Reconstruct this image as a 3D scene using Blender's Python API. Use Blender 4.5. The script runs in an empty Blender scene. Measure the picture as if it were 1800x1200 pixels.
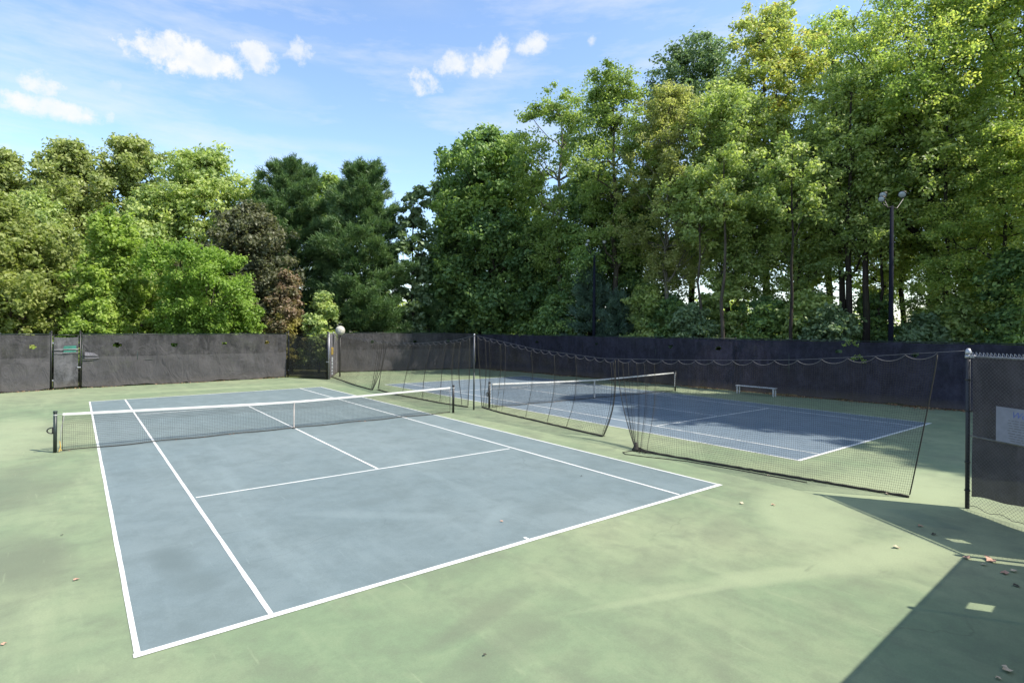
import bpy, math, random
import numpy as np
from mathutils import Vector, Matrix

# ------------------------------------------------------------------ camera, world, sun
sc = bpy.context.scene
col = sc.collection
PW, PH = 1800.0, 1200.0
F_PX, CX, CY = 975.6, 833.9, 576.1
CAM = np.array([-6.062, -18.611, 3.436])
YAW, ROLL = 0.627, 0.007
fwd = np.array([math.sin(YAW), math.cos(YAW), 0.0])
r0 = np.array([math.cos(YAW), -math.sin(YAW), 0.0]); u0 = np.array([0, 0, 1.0])
rgt = r0 * math.cos(ROLL) + u0 * math.sin(ROLL)
upv = -r0 * math.sin(ROLL) + u0 * math.cos(ROLL)
cam = bpy.data.cameras.new('camera'); co = bpy.data.objects.new('camera', cam); col.objects.link(co)
M = Matrix.Identity(4)
for i in range(3):
    M[i][0] = rgt[i]; M[i][1] = upv[i]; M[i][2] = -fwd[i]; M[i][3] = CAM[i]
co.matrix_world = M
cam.sensor_width = 36; cam.lens = F_PX / PW * 36
cam.shift_x = (PW / 2 - CX) / PW; cam.shift_y = -(PH / 2 - CY) / PW
cam.clip_start = 0.05; cam.clip_end = 2000
sc.camera = co

SUN_DIR = np.array([0.477, -0.690, 1.0]); SUN_DIR /= np.linalg.norm(SUN_DIR)
SUN_EL = math.asin(SUN_DIR[2]); SUN_AZ = math.atan2(SUN_DIR[0], SUN_DIR[1])
sl = bpy.data.lights.new('sun', 'SUN'); sl.energy = 3.7; sl.angle = math.radians(0.5); sl.color = (1.0, 0.94, 0.84)
so = bpy.data.objects.new('sun', sl); col.objects.link(so)
so.rotation_euler = Vector(SUN_DIR).to_track_quat('Z', 'Y').to_euler()

def pix_ray(x, y):
    return fwd + rgt * (x - CX) / F_PX - upv * (y - CY) / F_PX
def at(px, depth, z=0.0):
    """ground place at a given distance ahead of the camera"""
    d = fwd + r0 * (px - CX) / F_PX
    p = CAM + d * depth
    return (p[0], p[1], z)
def hgt(px, py, depth):
    return CAM[2] + pix_ray(px, py)[2] * depth

w = bpy.data.worlds.new('World'); sc.world = w; w.use_nodes = True
nt = w.node_tree; N = nt.nodes; L = nt.links; N.clear()
def wn(t, **k):
    n = N.new(t)
    for a, b in k.items(): setattr(n, a, b)
    return n
out = wn('ShaderNodeOutputWorld')
sky = wn('ShaderNodeTexSky'); sky.sky_type = 'NISHITA'; sky.sun_disc = False
sky.sun_elevation = SUN_EL; sky.sun_rotation = SUN_AZ
sky.air_density = 1.0; sky.dust_density = 0.7; sky.ozone_density = 2.2; sky.altitude = 100
bg = wn('ShaderNodeBackground'); bg.inputs[1].default_value = 0.15
L.new(sky.outputs[0], bg.inputs[0])
tc = wn('ShaderNodeTexCoord')
def wmath(op, a, b=None, c=None):
    n = wn('ShaderNodeMath', operation=op)
    for i, v in enumerate((a, b, c)):
        if v is None: continue
        if isinstance(v, (int, float)): n.inputs[i].default_value = v
        else: L.new(v, n.inputs[i])
    return n.outputs[0]
def wdot(vec):
    n = wn('ShaderNodeVectorMath', operation='DOT_PRODUCT'); L.new(tc.outputs['Generated'], n.inputs[0])
    n.inputs[1].default_value = vec; return n.outputs['Value']
def wnoise(scale, detail, rough, stretch=(1, 1, 1)):
    m = wn('ShaderNodeMapping'); m.inputs['Scale'].default_value = stretch; L.new(tc.outputs['Generated'], m.inputs[0])
    n = wn('ShaderNodeTexNoise'); n.inputs['Scale'].default_value = scale; n.inputs['Detail'].default_value = detail
    n.inputs['Roughness'].default_value = rough; L.new(m.outputs[0], n.inputs['Vector']); return n.outputs['Fac']
n_puff = wnoise(30, 12, 0.66); n_wisp = wnoise(4, 9, 0.62, (1, 1, 4.5))
clouds = [  # photo direction x, y, half width, half height, tilt, edge noise, softness, opacity
    (322, 98, 95, 36, -2, 1.9, .5, 1.0), (446, 99, 40, 26, -12, 2.2, .6, .95), (527, 90, 30, 22, 10, 2.6, .9, .75),
    (800, 116, 42, 24, 5, 2.3, .7, .9), (862, 105, 50, 28, 30, 2.4, .7, .95), (930, 80, 36, 18, 15, 2.4, .7, .9),
    (740, 148, 32, 24, 10, 2.5, .8, .85), (92, 191, 86, 22, 0, 1.6, .5, 1.0), (75, 148, 36, 27, 20, 2.0, .6, .9),
    (190, 205, 14, 14, 0, 2.0, .9, .7), (195, 155, 18, 14, 0, 2.6, 1.0, .4), (1040, 72, 10, 11, 0, 2.0, .8, .8),
    (478, 155, 95, 34, -8, 1.6, 1.6, .62), (600, 258, 190, 16, 0, 1.6, 1.6, .42), (480, 208, 90, 17, 0, 1.8, 1.6, .36),
    (720, 8, 130, 34, 0, 2.0, 1.8, .30), (560, 0, 90, 14, 0, 2.0, 1.8, .3), (60, 105, 150, 60, -20, 2.6, 2.2, .24),
    (640, 118, 110, 20, -3, 2.0, 1.8, .22), (350, 255, 120, 12, 0, 2.0, 1.8, .28), (800, 205, 170, 16, 2, 2.0, 1.8, .26),
    (5, 262, 20, 14, 0, 2.0, 1.0, .7), (1200, 40, 200, 60, 0, 2.4, 2.4, .15), (-260, 120, 160, 60, 0, 2.0, .8, .9), (2300, 60, 200, 80, 0, 2.0, .9, .8)]
acc = None
for (px, py, a, b, tilt, kn, soft, op) in clouds:
    c = pix_ray(px, py); s = np.linalg.norm(c); c = c / s; a *= 1.12; b *= 1.12
    kn *= .75 if soft <= .7 else 1.0; op = op if soft <= 1.3 else min(.8, op * 1.45)
    t1 = np.cross(c, [0, 0, 1.0]); t1 /= np.linalg.norm(t1); t2 = np.cross(t1, c)
    ct, st = math.cos(math.radians(tilt)), math.sin(math.radians(tilt))
    e1, e2 = t1 * ct + t2 * st, t2 * ct - t1 * st
    u = wdot(tuple(e1 * F_PX * s / a)); v = wdot(tuple(e2 * F_PX * s / b))
    front = wdot(tuple(c))
    d = wmath('ADD', wmath('MULTIPLY', u, u), wmath('MULTIPLY', v, v))
    nz = n_wisp if soft > 1.3 else n_puff
    val = wmath('ADD', wmath('SUBTRACT', 1.05, d), wmath('MULTIPLY', wmath('SUBTRACT', nz, .50), kn * (2.2 if soft <= 1.3 else 1.3)))
    mr = wn('ShaderNodeMapRange', interpolation_type='SMOOTHSTEP'); L.new(val, mr.inputs['Value'])
    mr.inputs['From Min'].default_value = .05; mr.inputs['From Max'].default_value = .05 + soft * 1.7; mr.inputs['To Max'].default_value = op
    m = wmath('MULTIPLY', mr.outputs[0], wmath('GREATER_THAN', front, 0.2))
    acc = m if acc is None else wmath('MAXIMUM', acc, m)
veil = wmath('MULTIPLY', wmath('MAXIMUM', wmath('SUBTRACT', n_wisp, .45), 0.0), 1.9)
mod = wn('ShaderNodeMapRange'); L.new(wnoise(40, 6, .6), mod.inputs['Value']); mod.inputs['From Min'].default_value = .3; mod.inputs['From Max'].default_value = .6; mod.inputs['To Min'].default_value = .72; mod.inputs['To Max'].default_value = 1.0
acc = wmath('MAXIMUM', wmath('MULTIPLY', acc, mod.outputs[0]), veil)
cbg = wn('ShaderNodeBackground'); cbg.inputs[0].default_value = (.95, .965, 1.0, 1); cbg.inputs[1].default_value = 0.50
CLOUD_BG = cbg
mx = wn('ShaderNodeMixShader'); L.new(acc, mx.inputs[0]); L.new(bg.outputs[0], mx.inputs[1]); L.new(cbg.outputs[0], mx.inputs[2])
L.new(mx.outputs[0], out.inputs[0])

sc.view_settings.view_transform = 'Standard'; sc.view_settings.look = 'None'
sc.view_settings.exposure = 1.05; sc.view_settings.gamma = 1.0; sc.view_settings.use_curve_mapping = False
sc.render.engine = 'CYCLES'
sc.cycles.max_bounces = 8; sc.cycles.diffuse_bounces = 6; sc.cycles.transmission_bounces = 4; sc.cycles.transparent_max_bounces = 24
sc.cycles.caustics_reflective = False; sc.cycles.caustics_refractive = False

# ------------------------------------------------------------------ materials
class NT:
    def __init__(s, name):
        s.m = bpy.data.materials.new(name); s.m.use_nodes = True
        s.n = s.m.node_tree.nodes; s.l = s.m.node_tree.links; s.n.clear()
        s.out = s.n.new('ShaderNodeOutputMaterial')
    def node(s, t, **k):
        n = s.n.new(t)
        for a, b in k.items(): setattr(n, a, b)
        return n
    def put(s, sock, v):
        if isinstance(v, (int, float)): sock.default_value = v
        elif isinstance(v, (tuple, list)): sock.default_value = tuple(v) + ((1,) if len(v) == 3 and sock.type == 'RGBA' else ())
        else: s.l.new(v, sock)
    def math(s, op, a, b=None, clamp=False):
        n = s.node('ShaderNodeMath', operation=op, use_clamp=clamp); s.put(n.inputs[0], a)
        if b is not None: s.put(n.inputs[1], b)
        return n.outputs[0]
    def noise(s, vec, scale, detail=4, rough=.55, stretch=None, dist=0):
        if stretch:
            m = s.node('ShaderNodeMapping'); m.inputs['Scale'].default_value = stretch[:3]
            if len(stretch) > 3: m.inputs['Rotation'].default_value = (0, 0, stretch[3])
            s.l.new(vec, m.inputs[0]); vec = m.outputs[0]
        n = s.node('ShaderNodeTexNoise'); s.l.new(vec, n.inputs['Vector'])
        n.inputs['Scale'].default_value = scale; n.inputs['Detail'].default_value = detail; n.inputs['Roughness'].default_value = rough
        n.inputs['Distortion'].default_value = dist
        return n.outputs['Fac']
    def ramp(s, v, lo, hi, a=0.0, b=1.0):
        n = s.node('ShaderNodeMapRange'); s.put(n.inputs['Value'], v)
        n.inputs['From Min'].default_value = lo; n.inputs['From Max'].default_value = hi
        n.inputs['To Min'].default_value = a; n.inputs['To Max'].default_value = b; return n.outputs[0]
    def mix(s, f, a, b, mode='MIX'):
        n = s.node('ShaderNodeMix', data_type='RGBA', blend_type=mode); s.put(n.inputs['Factor'], f)
        s.put(n.inputs['A'], a) if False else s.put(n.inputs[6], a); s.put(n.inputs[7], b); return n.outputs[2]
    def bsdf(s, color, rough=.7, metal=0, spec=.5, bump=None, bstr=.3, bdist=.01):
        p = s.node('ShaderNodeBsdfPrincipled'); s.put(p.inputs['Base Color'], color); s.put(p.inputs['Roughness'], rough)
        s.put(p.inputs['Metallic'], metal); p.inputs['Specular IOR Level'].default_value = spec
        if bump is not None:
            b = s.node('ShaderNodeBump'); b.inputs['Strength'].default_value = bstr; b.inputs['Distance'].default_value = bdist
            s.l.new(bump, b.inputs['Height']); s.l.new(b.outputs[0], p.inputs['Normal'])
        return p.outputs[0]
    def done(s, sh):
        s.l.new(sh, s.out.inputs[0]); return s.m
    def pos(s):
        return s.node('ShaderNodeNewGeometry').outputs['Position']

def simple(name, color, rough=.6, metal=0, var=.15, scale=6, spec=.5):
    t = NT(name); p = t.pos(); n = t.noise(p, scale, 5)
    c2 = tuple(max(0, x * (1 - var * 2)) for x in color); c1 = tuple(min(1, x * (1 + var)) for x in color)
    return t.done(t.bsdf(t.mix(t.ramp(n, .3, .7), c2, c1), t.ramp(n, .2, .8, rough - .08, rough + .08), metal, spec))

def ellipses(t, p, lst):
    """soft irregular stain mask from a list of x, y, rx, ry, rot, strength"""
    nz = t.noise(p, .9, 5, .6); tot = None
    for (x, y, rx, ry, rot, st) in lst:
        m = t.node('ShaderNodeMapping', vector_type='TEXTURE'); m.inputs['Location'].default_value = (x, y, 0)
        m.inputs['Rotation'].default_value = (0, 0, rot); m.inputs['Scale'].default_value = (rx, ry, 1); t.l.new(p, m.inputs[0])
        sx = t.node('ShaderNodeSeparateXYZ'); t.l.new(m.outputs[0], sx.inputs[0])
        d = t.math('ADD', t.math('MULTIPLY', sx.outputs[0], sx.outputs[0]), t.math('MULTIPLY', sx.outputs[1], sx.outputs[1]))
        d = t.math('SUBTRACT', t.math('ADD', d, t.math('MULTIPLY', nz, 1.6)), .8)
        k = t.ramp(d, .15, 1.1, st, 0.0); k = t.math('MAXIMUM', k, 0.0); k = t.math('MINIMUM', k, st)
        tot = k if tot is None else t.math('MAXIMUM', tot, k)
    return tot

def court_paint(name, base, worn, dark, stains, light_st):
    t = NT(name); p = t.pos()
    big = t.noise(p, .16, 4, .6); mid = t.noise(p, .7, 5, .6, dist=.6); fine = t.noise(p, 45, 4, .75); blot = t.noise(p, 1.7, 9, .74, dist=.25)
    streak = t.noise(p, 1.0, 5, .65, (1.1, .16, 1, .5)); sand = t.noise(p, 260, 2, .8)
    c = t.mix(t.ramp(big, .38, .62), base, worn)
    c = t.mix(t.ramp(mid, .48, .75, 0, .55), c, dark)
    c = t.mix(t.ramp(streak, .52, .74, 0, .5), c, tuple(min(1, x * 1.28) for x in worn))
    c = t.mix(t.ramp(blot, .46, .66, 0, .5), c, dark)
    c = t.mix(t.ramp(blot, .5, .34, 0, .35), c, worn)
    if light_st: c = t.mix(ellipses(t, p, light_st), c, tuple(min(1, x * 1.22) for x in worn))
    if stains: c = t.mix(ellipses(t, p, stains), c, dark)
    vo = t.node('ShaderNodeTexVoronoi', feature='DISTANCE_TO_EDGE'); vo.inputs['Scale'].default_value = .16
    wv = t.node('ShaderNodeVectorMath', operation='MULTIPLY_ADD'); t.l.new(p, wv.inputs[0]); wv.inputs[1].default_value = (1, 1, 1)
    nv_ = t.node('ShaderNodeTexNoise'); nv_.inputs['Scale'].default_value = .8; nv_.inputs['Detail'].default_value = 8; t.l.new(p, nv_.inputs['Vector']); t.l.new(nv_.outputs['Color'], wv.inputs[2]); t.l.new(wv.outputs[0], vo.inputs['Vector'])
    ck = t.math('MULTIPLY', t.math('MAXIMUM', t.ramp(vo.outputs['Distance'], .0, .0028, 1, 0), 0.), t.ramp(t.noise(p, .35, 2), .5, .6, 0, .28)); c = t.mix(t.math('MAXIMUM', ck, 0.), c, tuple(x * .45 for x in dark))
    sc1 = t.noise(p, 9, 3, .6, (1, .12, 1, .9)); c = t.mix(t.ramp(sc1, .66, .76, 0, .4), c, tuple(min(1, x * 1.3) for x in worn)); sc2 = t.noise(p, 7, 3, .6, (.14, 1, 1, .3)); c = t.mix(t.ramp(sc2, .68, .78, 0, .4), c, tuple(x * .7 for x in dark))
    c = t.mix(t.ramp(fine, .3, .75, 0, .35), c, tuple(x * .7 for x in dark))
    spk = t.ramp(t.noise(p, 120, 2, .5), .68, .74, 0, .35)
    c = t.mix(spk, c, tuple(min(1, x * 1.5) for x in worn))
    return t.done(t.bsdf(c, t.ramp(mid, .3, .7, .72, .9), 0, .25, t.math('ADD', sand, t.math('MULTIPLY', fine, .7)), .35, .004))

m_green = court_paint('court_green', (.178, .246, .138), (.262, .300, .176), (.142, .160, .108),
    [(-5.0, -14.5, 1.4, .5, .3, .8), (1.0, -13.6, .9, .3, .2, .3), (-2.9, -14.2, 1.5, .4, .3, .35), (-6.6, -8.2, .6, 1.6, .2, .75), (-7.0, -3.5, .8, 2.2, .1, .6), (-6.3, -12.6, .35, .8, 0, .6), (-2.0, -13.3, 1.2, .22, .25, .5), (3.0, -13.4, .9, .35, .4, .35)],
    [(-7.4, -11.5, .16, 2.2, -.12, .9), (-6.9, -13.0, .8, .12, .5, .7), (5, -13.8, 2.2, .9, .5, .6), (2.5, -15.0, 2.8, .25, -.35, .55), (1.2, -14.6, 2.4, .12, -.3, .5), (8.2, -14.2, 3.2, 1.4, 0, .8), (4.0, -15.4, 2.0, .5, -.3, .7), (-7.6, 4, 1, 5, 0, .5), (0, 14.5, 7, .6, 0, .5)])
m_blue = court_paint('court_blue', (.152, .198, .205), (.184, .228, .230), (.118, .152, .152),
    [(-4.85, -9.5, .34, .75, .2, .9), (-4.7, -10.4, .3, .45, .5, .55), (-1.2, -8.6, .35, .25, 0, .4), (-3.2, -2.9, .5, .5, 0, .45), (2.0, -10.6, 1.6, .5, .2, .25)],
    [(-1.5, -9.4, .25, 1.5, .9, .35), (0.3, -10.6, 1.0, .2, .6, .35)])
m_blue2 = court_paint('court_blue_far', (.135, .182, .222), (.170, .212, .242), (.105, .142, .172), [(14, -8, 1.8, 1, 0, .3)], [(12, -4, 1, 3, .3, .3)])

def mk_line():
    t = NT('line_paint'); p = t.pos(); n = t.noise(p, 30, 5, .7); b = t.noise(p, 1.3, 4)
    c = t.mix(t.ramp(n, .48, .72, 0, .7), (.66, .66, .63), (.34, .37, .35)); c = t.mix(t.ramp(b, .5, .8, 0, .35), c, (.55, .57, .54))
    return t.done(t.bsdf(c, .75, 0, .3, t.noise(p, 200, 2), .2, .003))
m_line = mk_line()

def mk_ground():
    t = NT('ground_soil_grass'); p = t.pos(); a = t.noise(p, .25, 5); b = t.noise(p, 3, 6, .7); c_ = t.noise(p, 25, 4, .8)
    c = t.mix(t.ramp(a, .4, .6), (.065, .10, .028), (.10, .085, .05)); c = t.mix(t.ramp(b, .4, .7, 0, .7), c, (.13, .12, .06)); c = t.mix(t.ramp(c_, .4, .7, 0, .6), c, (.03, .04, .012))
    return t.done(t.bsdf(c, .95, 0, .1, c_, .8, .05))
m_ground = mk_ground()

def mk_screen(name, col_a, col_b, trans, band=None, dirt=(.16, .13, .10)):
    """woven windscreen: dark cloth with open pores"""
    t = NT(name); p = t.pos(); a = t.noise(p, .9, 7, .72); v = t.noise(p, 2.6, 6, .7, (1, 1, .22)); f = t.noise(p, 90, 2, .6)
    c = t.mix(t.ramp(a, .38, .62), tuple(x * .8 for x in col_a), tuple(x * 1.2 for x in col_b)); c = t.mix(t.ramp(v, .48, .68, 0, .6), c, tuple(x * 1.9 for x in col_b)); c = t.mix(t.ramp(t.noise(p, 7, 6, .8), .5, .75, 0, .7), c, tuple(x * .45 for x in col_a))
    sx = t.node('ShaderNodeSeparateXYZ'); t.l.new(p, sx.inputs[0]); z = sx.outputs[2]
    dz = t.ramp(t.math('ADD', z, t.math('MULTIPLY', a, .5)), .25, .75, .55, 0); c = t.mix(t.math('MAXIMUM', dz, 0.), c, dirt)
    if band:
        k = t.ramp(t.math('ADD', z, t.math('MULTIPLY', t.noise(p, .4, 2), .1)), band - .01, band + .01, 1, 0)
        k = t.math('MINIMUM', t.math('MAXIMUM', k, 0.), 1.); c = t.mix(t.math('MULTIPLY', k, .55), c, tuple(x * 1.75 for x in col_b))
    c = t.mix(t.ramp(f, .35, .7, 0, .4), c, tuple(x * .5 for x in col_a))
    d = t.bsdf(c, .75, 0, .3, t.math('ADD', t.math('MULTIPLY', f, .06), t.noise(p, 1.6, 5, .6, (1, 1, .6), 1.5)), .9, .12)
    tl = t.node('ShaderNodeBsdfTranslucent'); t.put(tl.inputs[0], c)
    m1 = t.node('ShaderNodeMixShader'); m1.inputs[0].default_value = .25; t.l.new(d, m1.inputs[1]); t.l.new(tl.outputs[0], m1.inputs[2])
    tr = t.node('ShaderNodeBsdfTransparent'); m2 = t.node('ShaderNodeMixShader'); m2.inputs[0].default_value = trans
    t.l.new(m1.outputs[0], m2.inputs[1]); t.l.new(tr.outputs[0], m2.inputs[2]); return t.done(m2.outputs[0])
m_scr_far = mk_screen('windscreen_grey', (.044, .043, .045), (.074, .071, .073), .04, 1.75)
m_scr_gate = mk_screen('windscreen_gate', (.035, .034, .030), (.055, .052, .045), .30)
m_scr_right = mk_screen('windscreen_navy', (.024, .023, .038), (.038, .036, .056), .03)
m_scr_near = mk_screen('windscreen_near', (.026, .027, .034), (.042, .043, .052), .04, None, (.05, .048, .045))
m_scr_lite = mk_screen('windscreen_pale', (.16, .155, .17), (.22, .21, .235), .02)
m_teal = simple('teal_cloth', (.03, .16, .12), .8)
m_green_post = simple('dark_green_paint', (.018, .028, .024), .45)
m_black = simple('black_paint', (.014, .014, .014), .45)
m_black_net = simple('black_cord', (.030, .026, .018), .8)
m_galv = simple('galvanised_steel', (.42, .42, .44), .45, .75, .12, 14)
m_alu = simple('aluminium', (.55, .55, .56), .42, .45, .1, 10)
m_white_band = simple('white_vinyl', (.66, .65, .60), .6, 0, .08, 3)
m_wire = simple('grey_wire', (.11, .11, .125), .5, .4, .1, 20)
m_ropegrey = simple('pale_rope', (.34, .33, .34), .8, 0, .15, 15)
m_hooks = simple('hanging_cord', (.13, .125, .13), .8, 0, .15, 15)
m_sign = simple('faded_sign_board', (.22, .22, .265), .55, 0, .08, 8)
m_blueink = simple('faded_blue_ink', (.10, .13, .34), .6)
m_ink = simple('faded_dark_ink', (.12, .12, .13), .6)
m_globe = simple('mottled_globe', (.46, .44, .37), .7, 0, .28, 12)
m_rope_gap_light = simple('yellow_rope_and_gap_light', (.42, .28, .06), .8)  # tie rope colour, also used for the yellow light painted at the gap
m_glass = simple('lamp_glass', (.45, .48, .50), .15, 0, .05)
m_slit = simple('gap_light_white', (.62, .62, .60), .7)  # pale colour standing in for light through the slit

def mk_bark(name, a, b):
    t = NT(name); p = t.pos(); n = t.noise(p, 4, 6, .7, (3, 3, .5)); g = t.noise(p, .6, 3)
    c = t.mix(t.ramp(n, .35, .65), a, b); c = t.mix(t.ramp(g, .5, .8, 0, .4), c, (.06, .07, .03))
    return t.done(t.bsdf(c, .92, 0, .15, n, .7, .04))
m_bark = mk_bark('bark_brown', (.045, .036, .028), (.12, .10, .078)); m_bark_grey = mk_bark('bark_grey', (.10, .09, .075), (.22, .20, .165))
m_bark_dark = mk_bark('bark_dark', (.022, .018, .015), (.06, .048, .04))

def mk_leaf(name, c0, c1, c2, trans=.32, c3=None):
    c0, c1, c2 = [(c[0] * 2.75, c[1] * 2.25, c[2] * 3.2) for c in (c0, c1, c2)]
    t = NT(name); a = t.node('ShaderNodeAttribute', attribute_name='tint'); v = a.outputs['Fac']
    cr = t.node('ShaderNodeValToRGB'); e = cr.color_ramp.elements; t.l.new(v, cr.inputs[0])
    e[0].position = 0.05; e[0].color = (*c0, 1); e[1].position = .95; e[1].color = (*(c3 or c2), 1)
    x = e.new(.45); x.color = (*c1, 1); x = e.new(.85); x.color = (*c2, 1)
    c = cr.outputs[0]
    p = t.bsdf(c, .5, 0, .35); tl = t.node('ShaderNodeBsdfTranslucent'); t.put(tl.inputs[0], t.mix(1.0, c, (1.15, 1.25, .7), 'MULTIPLY'))
    m = t.node('ShaderNodeMixShader'); m.inputs[0].default_value = trans + .14; t.l.new(p, m.inputs[1]); t.l.new(tl.outputs[0], m.inputs[2])
    return t.done(m.outputs[0])
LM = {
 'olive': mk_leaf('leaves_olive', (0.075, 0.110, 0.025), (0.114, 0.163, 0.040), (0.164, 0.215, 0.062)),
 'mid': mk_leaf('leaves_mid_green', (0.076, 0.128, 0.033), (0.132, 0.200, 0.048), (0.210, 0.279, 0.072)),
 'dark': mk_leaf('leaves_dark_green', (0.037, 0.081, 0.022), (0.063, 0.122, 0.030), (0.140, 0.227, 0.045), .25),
 'bright': mk_leaf('leaves_bright_green', (0.072, 0.128, 0.018), (0.106, 0.179, 0.026), (0.157, 0.236, 0.040), .38),
 'fern': mk_leaf('leaves_feathery_green', (.056, .115, .014), (.082, .155, .020), (.120, .205, .032), .38),
 'yellowgreen': mk_leaf('leaves_yellow_green', (.068, .105, .022), (.100, .145, .030), (.145, .190, .045), .38),
 'plum': mk_leaf('leaves_plum_brown', (.030, .044, .018), (.050, .066, .026), (.074, .090, .036), .25),
 'rust': mk_leaf('leaves_rust_green', (.045, .060, .022), (.080, .080, .032), (.120, .100, .050), .3),
 'yellow': mk_leaf('leaves_yellow', (.085, .095, .020), (.125, .135, .030), (.170, .180, .045), .35),
 'pale': mk_leaf('leaves_pale_yellow_green', (.090, .125, .030), (.135, .175, .045), (.185, .220, .070), .42),
 'pine': mk_leaf('needles_dark_green', (.022, .052, .014), (.037, .080, .020), (.074, .128, .034), .15),
 'bluepine': mk_leaf('needles_blue_green', (.024, .052, .026), (.040, .080, .038), (.070, .120, .054), .15),
 'grey': mk_leaf('leaves_grey_green', (0.045, 0.083, 0.030), (0.072, 0.123, 0.043), (0.111, 0.179, 0.066), .25),
 'oak': mk_leaf('leaves_oak_turning', (0.089, 0.137, 0.031), (0.148, 0.207, 0.049), (0.243, 0.276, 0.071), .38, (.36, .24, .05)),
 'maple': mk_leaf('leaves_maple', (0.080, 0.141, 0.030), (0.144, 0.219, 0.045), (0.250, 0.311, 0.069), .40, (.33, .29, .05)),
 'locust': mk_leaf('leaves_locust', (0.066, 0.114, 0.024), (0.100, 0.161, 0.034), (0.145, 0.212, 0.050), .38),
}
def mk_litter():
    t = NT('dry_leaves'); a = t.node('ShaderNodeAttribute', attribute_name='tint')
    cr = t.node('ShaderNodeValToRGB'); e = cr.color_ramp.elements; t.l.new(a.outputs['Fac'], cr.inputs[0])
    e[0].color = (.06, .030, .018, 1); e[1].color = (.42, .30, .16, 1); x = e.new(.5); x.color = (.22, .10, .05, 1)
    return t.done(t.bsdf(cr.outputs[0], .8, 0, .2))
m_litter = mk_litter()
m_lf_pale = simple('dry_leaf_pale', (.62, .50, .34), .8, 0, .2, 40); m_lf_pink = simple('dry_leaf_reddish', (.50, .29, .20), .8, 0, .2, 40)
m_lf_dark = simple('dry_leaf_dark', (.05, .045, .03), .8, 0, .2, 40)

# ------------------------------------------------------------------ mesh helpers
def children(o): return [c for c in bpy.data.objects if c.parent == o]
def worigin(o):
    v = np.zeros(3)
    while o is not None: v += np.array(o.location); o = o.parent
    return v
def tag(o, label=None, cat=None, group=None, kind=None):
    if label: o['label'] = label
    if cat: o['category'] = cat
    if group: o['group'] = group
    if kind: o['kind'] = kind
    return o
def empty(name, loc):
    o = bpy.data.objects.new(name, None); col.objects.link(o); o.location = loc; o.empty_display_size = .2; return o
def raw_mesh(name, V, Fc, mat, parent=None, tint=None, loc=None, smooth=False):
    """V (n,3) world coordinates, Fc (m,k) indices; stored relative to parent origin / loc"""
    V = np.asarray(V, dtype=np.float64)
    base = worigin(parent) if parent is not None else (np.array(loc, float) if loc is not None else np.zeros(3))
    me = bpy.data.meshes.new(name); k = Fc.shape[1]; n = len(Fc)
    me.vertices.add(len(V)); me.vertices.foreach_set('co', (V - base).astype(np.float32).ravel())
    me.loops.add(n * k); me.loops.foreach_set('vertex_index', Fc.astype(np.int32).ravel())
    me.polygons.add(n); me.polygons.foreach_set('loop_start', np.arange(0, n * k, k, dtype=np.int32)); me.polygons.foreach_set('loop_total', np.full(n, k, dtype=np.int32))
    if smooth: me.polygons.foreach_set('use_smooth', np.ones(n, dtype=bool))
    if tint is not None:
        at_ = me.attributes.new('tint', 'FLOAT', 'POINT'); at_.data.foreach_set('value', tint.astype(np.float32))
    me.update(calc_edges=True); me.materials.append(mat)
    o = bpy.data.objects.new(name, me); col.objects.link(o)
    if parent is not None: o.parent = parent
    elif loc is not None: o.location = loc
    return o
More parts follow.
